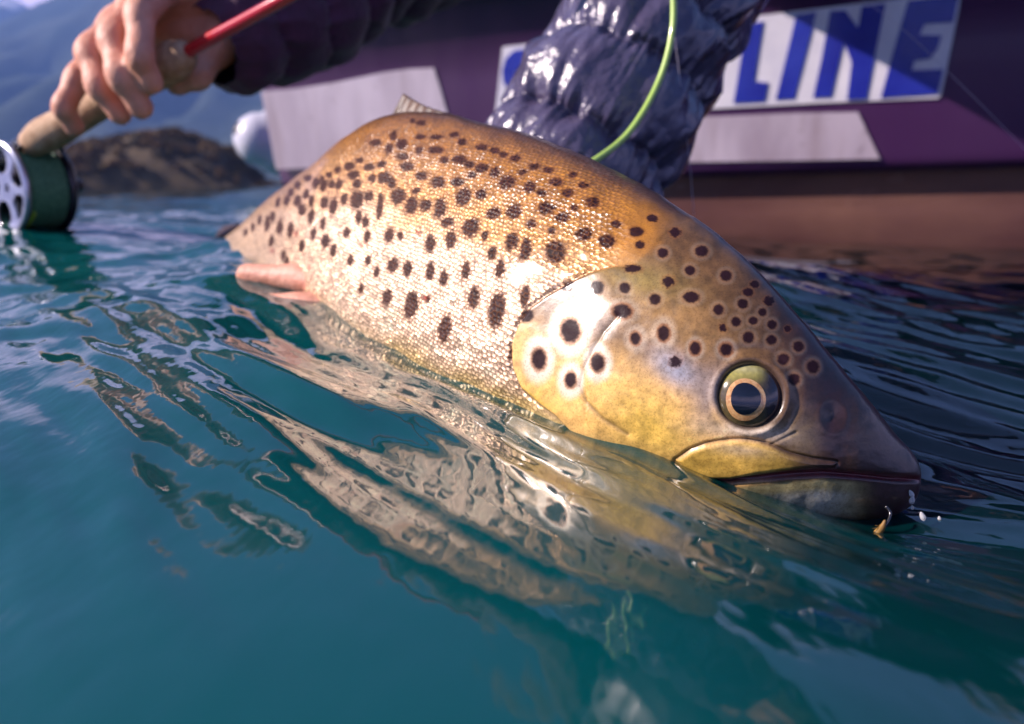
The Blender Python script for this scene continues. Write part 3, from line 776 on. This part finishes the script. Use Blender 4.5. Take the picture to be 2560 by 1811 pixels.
# --- eye
vis = FV[:, :NN].reshape(-1, 3); vpx = pxg[:, :NN].reshape(-1, 2)
def surf(px, py):
    i = np.argmin((vpx[:, 0] - px) ** 2 + (vpx[:, 1] - py) ** 2)
    iu, iv = divmod(i, NN)
    return FV[iu, iv], NRM[iu, iv]
ep, en = surf(*EC)
eyd = float((ep - CAM) @ fwd); kpx = eyd / F
eu = norm(UP - en * (UP @ en)); er = norm(np.cross(eu, en))
if er @ RT < 0: er = -er
def dome(name, cx, cy_, rx, ry, h0, hgt, m, parent, nr=18, na=48, hole=0.0, pear=0.0, flat=1.0, colf=None):
    V = []; Cc = []
    for i in range(nr):
        f = hole + (1 - hole) * i / (nr - 1)
        for j in range(na):
            a = 2 * math.pi * j / na
            x = cx + rx * f * math.cos(a) * (1 + pear * math.cos(a)); y = cy_ + ry * f * math.sin(a)
            big = min(1, math.hypot(x / 84, y / 84)) 
            z = h0 + hgt * math.sqrt(max(0, 1 - (big * .98) ** 2))
            V.append(ep + er * x * kpx + eu * y * kpx + en * z)
            if colf: Cc.append(colf(x, y))
    Q = [tuple(q) for q in grid_quads(nr, na, True)]
    if hole == 0:
        Q = [q for q in Q]
    o = mk(name, V, Q, m, parent)
    if colf: add_col(o.data, 'skin', np.array(Cc))
    return o
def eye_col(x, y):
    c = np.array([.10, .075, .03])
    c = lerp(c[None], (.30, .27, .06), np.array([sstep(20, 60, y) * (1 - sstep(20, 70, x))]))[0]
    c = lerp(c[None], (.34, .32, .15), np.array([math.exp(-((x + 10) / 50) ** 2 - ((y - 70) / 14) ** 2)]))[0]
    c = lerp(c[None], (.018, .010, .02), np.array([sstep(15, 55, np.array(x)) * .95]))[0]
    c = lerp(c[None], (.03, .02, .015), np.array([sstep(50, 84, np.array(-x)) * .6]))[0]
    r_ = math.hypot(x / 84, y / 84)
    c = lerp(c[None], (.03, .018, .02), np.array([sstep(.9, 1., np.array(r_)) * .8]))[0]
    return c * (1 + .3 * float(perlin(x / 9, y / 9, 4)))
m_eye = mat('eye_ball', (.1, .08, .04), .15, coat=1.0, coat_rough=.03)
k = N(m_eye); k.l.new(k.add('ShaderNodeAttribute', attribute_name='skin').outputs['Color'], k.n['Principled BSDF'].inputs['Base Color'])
m_iris = mat('eye_iris', (.55, .28, .07), .2, metal=.35, coat=1.0, coat_rough=.02); noisy(m_iris, (.62, .26, .08), (.92, .58, .26), 900, 5)
m_pupil = mat('eye_pupil', (.004, .004, .010), .05, coat=1.0, coat_rough=.02)
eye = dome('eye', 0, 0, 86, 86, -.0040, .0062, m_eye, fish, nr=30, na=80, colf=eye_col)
dome('iris', -14, -10, 48, 53, -.0038, .0062, m_iris, eye, hole=.55, pear=.06)
dome('pupil', -15, -8, 36, 40, -.00365, .0062, m_pupil, eye, pear=.10)

# --- fins
m_fin = mat('fin_skin', (.16, .085, .035), .5, coat=.1); noisy(m_fin, (.035, .014, .008), (.11, .050, .02), 160, 5, .3, .001)
def sheet(name, base, tipp, m, parent, th0=.0016, th1=.0005, nu=46, nv=18, rays=16, curl=0.0):
    base = catmull(base, nu); tipp = catmull(tipp, nu)
    s = np.linspace(0, 1, nv)[None, :, None]
    mid = base[:, None] * (1 - s) + tipp[:, None] * s
    nrm = norm(np.cross(np.gradient(mid, axis=0), np.gradient(mid, axis=1)))
    uu = np.linspace(0, 1, nu)[:, None]
    mid = mid + nrm * (curl * np.sin(uu * math.pi) * s[..., 0] ** 2)[..., None]
    th = (th0 * (1 - s[..., 0]) + th1 * s[..., 0]) * (1 + .45 * np.cos(uu * rays * 2 * math.pi))
    A = mid + nrm * th[..., None]; B = mid - nrm * th[..., None]
    V = np.concatenate([A.reshape(-1, 3), B.reshape(-1, 3)]); n = nu * nv; q = grid_quads(nu, nv)
    Q = [tuple(x) for x in q] + [tuple(x[::-1] + n) for x in q]
    bd = [i * nv for i in range(nu)] + [(nu - 1) * nv + j for j in range(1, nv)] + [i * nv + nv - 1 for i in range(nu - 2, -1, -1)] + [j for j in range(nv - 2, 0, -1)]
    Q += [(bd[i], bd[(i + 1) % len(bd)], bd[(i + 1) % len(bd)] + n, bd[i] + n) for i in range(len(bd))]
    return mk(name, V, Q, m, parent)
sheet('dorsal_fin', [P(1150, 308, .425), P(1090, 300, .442), P(1030, 308, .463), P(985, 325, .48)],
      [P(1144, 290, .425), P(1085, 274, .442), P(1044, 256, .461), P(1012, 236, .478)], m_fin, fish, th0=.0034, th1=.0008, rays=7)
sheet('tail_fin', [P(560, 596, .75), P(540, 615, .76), P(525, 640, .77)],
      [P(600, 560, .80), P(545, 572, .86), P(480, 600, .90)], m_fin, fish, th0=.003, th1=.001, rays=9)
m_pec = mat('pectoral_skin', (.45, .30, .08), .4, coat=.4); noisy(m_pec, (.30, .19, .05), (.60, .42, .14), 120, 5)
sheet('pectoral_fin', [P(1330, 1075, .300), P(1380, 1105, .296), P(1430, 1135, .292)],
      [P(1180, 1230, .33), P(1280, 1300, .305), P(1400, 1320, .29)], m_pec, fish, th0=.0016, th1=.0006, rays=11, curl=.004)

# ------------------------------------------------------------------ angler: arms, hands, jacket
person = empty('person', tuple(P(1700, -600, 1.1)))
tag(person, 'angler in a glossy puffer jacket holding a rod and the fish', 'person')
m_skin = mat('skin', (.52, .27, .20), .42, spec=.5, **{'Subsurface Weight': .12})
m_skin.node_tree.nodes['Principled BSDF'].inputs['Subsurface Radius'].default_value = (.006, .002, .001)
noisy(m_skin, (.56, .23, .145), (.74, .38, .27), 60, 7, .6, .0018)
m_skin.node_tree.nodes['Principled BSDF'].inputs['Roughness'].default_value = .55
# rod geometry first, the hand closes on it
GA = P(452, 142, .655); GB = P(92, 352, .745)
rod_dir = norm(GA - GB)
def finger(pts, rad):
    p = np.array([P(*q) for q in pts]); q = [p[0]]; r = [rad[0]]
    for i in range(1, len(p)):          # slimmer between the joints, thicker at them
        q += [p[i - 1] * .5 + p[i] * .5, p[i]]; m_ = (rad[i - 1] + rad[i]) / 2
        r += [m_ * (.90 if i > 1 else 1.0), rad[i] * (1.05 if i < len(p) - 1 else 1.0)]
    return tube_geo(np.array(q), r, 16, None, True)
hp = []
hp.append(finger([(520, -40, .690), (415, -30, .668), (352, 32, .630), (350, 140, .617), (378, 206, .628)], [.016, .0140, .0118, .0105, .0092]))       # index
hp.append(finger([(500, -20, .70), (352, 8, .676), (284, 92, .640), (303, 190, .628), (352, 268, .640)], [.016, .0140, .0122, .0110, .0095]))
hp.append(finger([(480, 0, .71), (300, 55, .690), (226, 130, .655), (248, 215, .645), (300, 285, .655)], [.016, .0138, .0118, .0105, .0090]))
hp.append(finger([(470, 40, .72), (262, 118, .705), (196, 196, .675), (160, 268, .668), (186, 318, .682)], [.016, .0128, .0108, .0095, .0082]))
hp.append(finger([(600, 70, .715), (530, 130, .70), (490, 190, .690), (445, 208, .690)], [.018, .0155, .0125, .0105]))       # thumb under the grip
for a, b_, r1, r2 in [((590, 20, .715), (410, -20, .685), .026, .019), ((600, 40, .72), (350, 20, .70), .026, .019), ((600, 50, .73), (320, 70, .715), .026, .018), ((560, 80, .71), (420, 60, .71), .024, .020)]:
    hp.append(tube_geo(np.array([P(*a), (P(*a) + P(*b_)) / 2, P(*b_)]), [r1, (r1 + r2) / 2, r2], 16))
SHL = np.array([.14, 1.12, .62]); SHR = np.array([.46, 1.02, .62])
ELB = P(1050, -140, .92)
hp.append(tube_geo(np.array([P(560, 40, .715), P(660, 20, .745), P(860, -70, .83), ELB, (ELB + SHL) / 2 + np.array([0, 0, .01]), SHL]), [.027, .027, .034, .040, .043, .05], 16))
# the fish hand
fh = []
fh.append(finger([(990, 845, .49), (905, 790, .452), (842, 722, .445), (745, 696, .459), (620, 688, .472)], [.012, .0100, .0092, .0082, .0070]))
fh.append(finger([(1000, 870, .48), (915, 838, .438), (852, 796, .43), (760, 768, .438), (640, 760, .450)], [.012, .0098, .0090, .0080, .0068]))
fh.append(finger([(1010, 910, .47), (930, 900, .420), (872, 862, .412), (790, 832, .418), (690, 818, .428)], [.012, .0096, .0088, .0078, .0066]))
fh.append(finger([(1030, 945, .47), (965, 958, .405), (915, 940, .395), (840, 912, .398)], [.011, .0088, .0080, .0066]))
fh.append(finger([(1150, 850, .55), (1060, 900, .45), (1000, 905, .405), (955, 888, .392)], [.017, .0125, .0110, .0092]))
fh.append(tube_geo(np.array([P(1250, 760, .585), P(1120, 830, .54), P(990, 860, .485)]), [.027, .032, .026], 18))
fh.append(tube_geo(np.array([P(1150, 880, .53), P(1010, 900, .475)]), [.024, .020], 18, spline=False))
ARM = [P(1860, -330, .74), P(1745, -150, .655), P(1672, 0, .615), P(1610, 105, .60), P(1500, 300, .585), P(1415, 460, .58), P(1350, 590, .578)]
fh.append(tube_geo(np.array([P(1250, 760, .585), P(1350, 590, .578), P(1500, 300, .585), P(1672, 0, .615), P(1860, -330, .74), SHR]), [.027, .031, .038, .042, .046, .05], 16))
chest = tube_geo(np.array([SHL, (SHL + SHR) / 2, SHR]), [.055, .08, .055], 18)
body_p = remesh('body', hp + fh + [chest], .0024, 4, m_skin, person)
m_jkt = mat('puffer_nylon', (.055, .045, .085), .30, coat=.5, coat_rough=.10)
k = N(m_jkt); b = k.n['Principled BSDF']; tc = k.add('ShaderNodeTexCoord').outputs['Object']
k.l.new(k.ramp(k.noise(tc, 30, 5), [(.3, (.060, .046, .092)), (.7, (.100, .090, .165))]), b.inputs['Base Color'])
vo = k.add('ShaderNodeTexVoronoi', feature='DISTANCE_TO_EDGE'); k.l.new(tc, vo.inputs['Vector']); vo.inputs['Scale'].default_value = 70
mpj = k.noise(tc, 55, 5, .6); hj = k.math('ADD', k.math('MULTIPLY', mpj, .8), k.math('MULTIPLY', vo.outputs['Distance'], .5))
k.l.new(k.bump(hj, .85, .0045), b.inputs['Normal']); b.inputs['Roughness'].default_value = .21
def sleeve(name, pts, rads, m, parent, seed, nu=420, nv=260, pitch=.052, wr=1.0):
    path = catmull(pts, nu); rad = catmull(np.array(rads)[:, None], nu)[:, 0]
    L = np.concatenate([[0], np.cumsum(np.linalg.norm(np.diff(path, axis=0), axis=1))])
    T, Nn, B = frames(path); th = np.linspace(0, 2 * math.pi, nv, endpoint=False)
    U, TH = np.meshgrid(L, th, indexing='ij')
    cx = np.cos(TH) * .06; sx = np.sin(TH) * .06
    def n3(s_, fu, ft, sd):      # periodic noise round the sleeve
        return .5 * (perlin(U / fu + 3.1 * sd, cx / ft + sx / ft * .6 + 7 * sd, sd) + perlin(U / fu + sx / ft, sx / ft - cx / ft * .7 + 5.3, sd + 5))
    uw = U + .012 * n3(0, .09, .05, seed)
    ph = uw / pitch * math.pi
    puff = np.abs(np.sin(ph)) ** .55
    seam = np.exp(-(np.sin(ph) / .42) ** 2)
    pin = n3(0, .060, .0075, seed + 11); pin2 = n3(0, .030, .0045, seed + 23)
    fold = 1 - np.abs(n3(0, .050, .030, seed + 37)) * 3.0
    big = n3(0, .07, .045, seed + 31)
    r = rad[:, None] * (.86 + .17 * puff) + wr * (.0055 * pin * (.15 + seam) + .0032 * pin2 * (.3 + seam) + .0040 * np.clip(fold, -.6, 1) + .005 * big)
    end = np.exp(-((L[-1] - L) / .012) ** 2)[:, None]
    r = r * (1 - .25 * end)
    V = path[:, None] + r[..., None] * (np.cos(TH)[..., None] * Nn[:, None] + np.sin(TH)[..., None] * B[:, None])
    me = fast_mesh(name, V.reshape(-1, 3), grid_quads(nu, nv, True))
    return link(name, me, m, parent)
SH = SHR + np.array([.02, .0, .03])
sleeve('jacket_sleeve', [SH, P(1980, -520, .86)] + ARM, [.085, .078, .070, .063, .0595, .0595, .063, .060, .048], m_jkt, person, 3)
m_dsl = mat('dark_sleeve', (.045, .012, .035), .7, **{'Sheen Weight': .15}); noisy(m_dsl, (.045, .008, .034), (.080, .016, .056), 60, 6, .5, .003)
sleeve('jacket_sleeve', [SHL + np.array([0, 0, .02]), (ELB + SHL) / 2, ELB, P(900, -88, .845), P(765, 15, .78), P(640, 66, .735), P(515, 112, .695)],
       [.085, .074, .066, .060, .056, .050, .044], m_dsl, person, 41, nu=240, nv=120, wr=.6)
HTP = H0 + hdir * .98
tor = [tube_geo(np.array([SHL + [.03, .0, .02], (SHL + SHR) / 2 + [0, 0, .05], SHR + [0, 0, .02]]), [.085, .12, .085], 20),
       tube_geo(np.array([(SHL + SHR) / 2 + [0, .02, .0], (SHL + SHR) / 2 + [.06, .40, .06], (SHL + SHR) / 2 + [.10, .95, -.02]]), [.15, .165, .18], 24)]
remesh('jacket_torso', tor, .012, 6, m_jkt, person)

# ------------------------------------------------------------------ fly rod, reel
rod = empty('fly_rod', tuple(GB))
tag(rod, 'red fly rod with cork grip and silver reel of green line', 'fishing rod')
m_cork = mat('cork', (.45, .28, .16), .75); noisy(m_cork, (.34, .19, .10), (.56, .38, .24), 120, 6, .5, .002)
m_red = mat('red_blank', (.58, .014, .026), .16, coat=1.0, coat_rough=.04)
m_black = mat('anodised_black', (.012, .010, .018), .25, metal=.3, coat=.3)
m_alu = mat('reel_silver', (.55, .56, .66), .28, metal=.9); noisy(m_alu, (.48, .49, .60), (.64, .65, .74), 60, 4)
def along(t): return GB + (GA - GB) * t
tube('cork_grip', [along(-.02), along(.06), along(.2), along(.45), along(.7), along(.88), along(.97), along(1.0)],
     [.0125, .0150, .0142, .0128, .0135, .0150, .0148, .0125], m_cork, rod, n=28, m=60)
tube('winding_check', [along(.99), along(1.03), along(1.055)], [.0085, .0080, .0055], m_black, rod, n=20)
# the blank bends as it loads
bt = [along(1.0), P(500, 112, .642), P(600, 58, .62), P(720, -8, .595), P(900, -105, .565), P(1150, -230, .53)]
tube('blank', bt, [.0052, .0051, .0049, .0047, .0044, .004], m_red, rod, n=18, m=60)
tube('reel_seat', [along(-.30), along(-.02)], [.0095, .0100], m_black, rod, n=22, spline=False)
# reel
down = norm(np.array([0, 0, -1.0]) - rod_dir * (-rod_dir[2]))
ax = norm(np.cross(rod_dir, down))
if ax[0] > 0: ax = -ax
RC = P(45, 470, .765); RRAD = .0405
# reel axis turned a little toward the viewer
ax = norm(ax * .85 + np.array([-.35, -.30, 0]))
ry = norm(np.array([0, 0, 1.0]) - ax * ax[2]); rx = np.cross(ry, ax)
def ring_mesh(name, prof_, m, parent, n=64, holes=0):
    """lathe: prof_ = (axial, radius)"""
    th = np.linspace(0, 2 * math.pi, n, endpoint=False); V = []
    for a, r in prof_:
        V.append(RC + ax * a + r * (np.cos(th)[:, None] * rx + np.sin(th)[:, None] * ry))
    return mk(name, np.concatenate(V), [tuple(q) for q in grid_quads(len(prof_), n, True)], m, parent)
reel = empty('reel', tuple(RC)); reel.parent = rod; bpy.context.view_layer.update(); reel.matrix_parent_inverse = rod.matrix_world.inverted()
# face plate with round ports
def face_plate():
    bm = bmesh.new(); t_ = .0025
    outer = 72; ports = 5; pr = .0115; pc = .0245
    def pt(x, y, a): return RC + ax * a + rx * x + ry * y
    # grid of cells in polar form with ports cut as real openings
    V = []; Q = []
    nr, na = 40, 200
    rs = np.linspace(.004, RRAD, nr); an = np.linspace(0, 2 * math.pi, na, endpoint=False)
    keep = np.ones((nr, na), bool)
    XY = np.stack([rs[:, None] * np.cos(an), rs[:, None] * np.sin(an)], -1)
    for p_ in range(ports):
        c = np.array([math.cos(p_ * 2 * math.pi / ports + .5), math.sin(p_ * 2 * math.pi / ports + .5)]) * pc
        d = XY - c; dl = np.linalg.norm(d, axis=-1)
        snap = (np.abs(dl - pr) < .0009)
        XY = np.where(snap[..., None], c + d / np.maximum(dl, 1e-9)[..., None] * pr, XY)
        keep &= ~(dl < pr - .0004)
    dish = -.0022 * np.sin(np.clip((RRAD - rs) / .012, 0, 1) * math.pi / 2)
    top_ = np.array([[pt(XY[i, j, 0], XY[i, j, 1], .012 + dish[i]) for j in range(na)] for i in range(nr)]); bot_ = top_ - ax * t_
    V = np.concatenate([top_.reshape(-1, 3), bot_.reshape(-1, 3)]); n_ = nr * na
    for i in range(nr - 1):
        for j in range(na):
            j2 = (j + 1) % na
            if keep[i, j] and keep[i, j2] and keep[i + 1, j] and keep[i + 1, j2]:
                q = (i * na + j, i * na + j2, (i + 1) * na + j2, (i + 1) * na + j)
                Q.append(q); Q.append(tuple(x + n_ for x in q[::-1]))
    return mk('spool_face', V, Q, m_alu, reel)
face_plate()
ring_mesh('spool_rim', [(.009, RRAD - .0035), (.0095, RRAD), (.0125, RRAD + .0008), (.0145, RRAD - .0005), (.0145, RRAD - .004), (.012, RRAD - .0045)], m_alu, reel)
m_line = mat('spooled_line', (.03, .13, .06), .5)
lp = []
nL = 16
for i in range(nL * 6 + 1):
    a = .0085 - .036 * i / (nL * 6); ph = (i % 6) / 6 * 2 * math.pi
    lp.append((a, RRAD - .0060 + .0022 * abs(math.sin(i / 6 * math.pi)) + .0004 * math.sin(i * .37)))
lm = ring_mesh('wound_line', lp, m_line, reel, n=80); noisy(m_line, (.06, .19, .10), (.16, .36, .22), 350, 4)
ring_mesh('reel_frame', [(-.026, .006), (-.026, RRAD - .002), (-.0265, RRAD + .0015), (-.030, RRAD + .002), (-.034, RRAD - .002), (-.035, .02), (-.036, .006)], m_black, reel)
ring_mesh('hub_back', [(.004, .004), (.004, RRAD - .006), (.003, RRAD - .0055)], m_black, reel)
for q in range(3):
    a = q * 2 * math.pi / 3 + .9; c = rx * math.cos(a) * (RRAD + .003) + ry * math.sin(a) * (RRAD + .003)
    tube('frame_pillar', [RC + c + ax * .006, RC + c - ax * .03], [.0022, .0022], m_black, reel, n=10, spline=False)
tube('drag_knob', [RC - ax * .034, RC - ax * .052], [.010, .0085], m_black, reel, n=20, spline=False)
RT2 = RC + ry * (RRAD + .002)
ft = along(-.14)
tube('reel_foot', [RC + ry * (RRAD - .001) - ax * .012, (RC + ry * (RRAD + .006) - ax * .012 + ft) / 2, ft], [.006, .0045, .0065], m_black, reel, n=14)
m_chart = mat('bright_line', (.42, .62, .06), .4)
a1 = [RC + ax * (.006 - .0003 * i) + (RRAD - .0036) * (rx * math.cos(a) + ry * math.sin(a)) for i, a in enumerate(np.linspace(-1.15, -.65, 8))]

tube('line_marker', a1, [.0016] * len(a1), m_chart, reel, n=8)

# ------------------------------------------------------------------ lines
m_fl = mat('green_fly_line', (.42, .62, .13), .35, coat=.5)
pts = [P(1676, -260, .50), P(1680, -60, .50), P(1684, 0, .50), P(1682, 70, .50), P(1666, 150, .50), P(1640, 220, .50), P(1602, 290, .495), P(1555, 350, .49), P(1486, 402, .48), P(1400, 450, .475)]
o = tube('fly_line', pts, [.0019] * len(pts), m_fl, n=12, m=90)
tag(o, 'pale green fly line curving down in front of the jacket sleeve', 'fishing line')
m_mono = mat('monofilament', (.55, .50, .60), .2, coat=.5)
o = tube('leader', [P(1683, 60, .52), P(1694, 150, .53), P(1706, 250, .54), P(1718, 350, .55), P(1728, 450, .56), P(1734, 540, .57)], [.00022] * 6, m_mono, n=6, m=40)
tag(o, 'thin clear leader dropping into the water beside the sleeve', 'fishing line')
o = tube('leader', [P(2050, -80, .70), P(2160, 0, .70), P(2255, 72, .70), P(2375, 185, .70), P(2520, 330, .70), P(2700, 520, .70)], [.0002] * 6, m_mono, n=6, m=40)
tag(o, 'thin clear leader slanting across the lettered name board', 'fishing line')
# the fly hooked at the jaw
fly = empty('fishing_fly', tuple(P(2195, 1320, .262)))
tag(fly, 'small amber fishing fly hooked below the trout jaw', 'fly')
m_amb = mat('amber_hackle', (.40, .20, .03), .5); noisy(m_amb, (.12, .06, .015), (.34, .19, .04), 300, 5)
m_hook = mat('hook_wire', (.10, .10, .11), .25, metal=.9)
tube('hook', [P(2185, 1338, .258), P(2200, 1328, .257), P(2218, 1308, .257), P(2226, 1284, .258), P(2216, 1268, .259)], [.0005] * 5, m_hook, fly, n=8)
tube('fly_body', [P(2182, 1342, .2575), P(2192, 1334, .257), P(2206, 1318, .257), P(2212, 1304, .257)], [.0006, .0011, .0009, .0005], m_amb, fly, n=12)
for q in range(9):
    a = q * .7
    tube('hackle', [P(2206, 1318, .257), P(2206 + 16 * math.cos(a) - 10, 1318 + 16 * math.sin(a) + 10, .257 + .001 * math.sin(q))], [.00018, .00008], m_amb, fly, n=5, spline=False)

# ------------------------------------------------------------------ drops thrown up by the fish
m_drop = bpy.data.materials.new('water_drop'); m_drop.use_nodes = True
bb = m_drop.node_tree.nodes['Principled BSDF']; bb.inputs['Transmission Weight'].default_value = .6; bb.inputs['IOR'].default_value = 1.33
bb.inputs['Roughness'].default_value = .02; bb.inputs['Base Color'].default_value = (.95, .97, 1, 1)
def drop_mesh():
    bm = bmesh.new(); bmesh.ops.create_icosphere(bm, subdivisions=3, radius=1)
    for v in bm.verts:
        if v.co.z > 0: v.co.z *= 1.35; v.co.x *= 1 - .25 * v.co.z / 1.35; v.co.y *= 1 - .25 * v.co.z / 1.35
    me = bpy.data.meshes.new('water_drop'); bm.to_mesh(me); bm.free(); return me
dme = drop_mesh()
def drops(lst, label, group):
    for (x, y, d, r) in lst:
        o = bpy.data.objects.new('water_drop', dme); COL.objects.link(o)
        if not dme.materials: dme.materials.append(m_drop); dme.polygons.foreach_set('use_smooth', np.ones(len(dme.polygons), bool))
        o.location = P(x, y, d); s = r * d / F; o.scale = (s, s, s * RNG.uniform(1, 1.5)); o.rotation_euler = (RNG.uniform(-.5, .5), RNG.uniform(-.5, .5), 0)
        tag(o, label, 'water drop', group)
drops([(2279, 1236, .262, 6), (2280, 1252, .262, 7), (2281, 1270, .262, 4), (2307, 1293, .258, 7), (2349, 1299, .262, 5)], 'clear water drop beside the trout snout', 'drops by the snout')
drops([(1732, 1432, .20, 7), (1748, 1464, .20, 8), (1728, 1448, .20, 3), (1716, 1386, .205, 4), (1688, 1344, .21, 4), (1800, 1568, .19, 5), (1736, 1606, .19, 4)], 'clear water drop below the trout chin', 'drops below the chin')

drops([(1180, 974, .325, 6), (1190, 962, .325, 4), (1252, 960, .315, 6), (1298, 961, .308, 6), (1317, 964, .306, 5), (1365, 984, .30, 7), (1186, 986, .322, 4)], 'tiny bead of water clinging below the trout gill cover', 'beads below the gill cover')

# ------------------------------------------------------------------ the air
m_haze = bpy.data.materials.new('haze_air'); m_haze.use_nodes = True
k = N(m_haze); k.n.remove(k.n['Principled BSDF'])
pv = k.add('ShaderNodeVolumePrincipled'); pv.inputs['Color'].default_value = (.22, .40, 1.0, 1); pv.inputs['Density'].default_value = .00030
k.l.new(pv.outputs[0], k.n['Material Output'].inputs['Volume'])
bm = bmesh.new(); bmesh.ops.create_cube(bm, size=1); me = bpy.data.meshes.new('haze'); bm.to_mesh(me); bm.free()
haze = link('haze', me, m_haze, smooth=False)
haze.scale = (19000, 19000, 833); haze.location = (0, 0, 833 / 2 - 3)
tag(haze, 'thin blue air between the lake and the mountains', 'haze', kind='stuff')
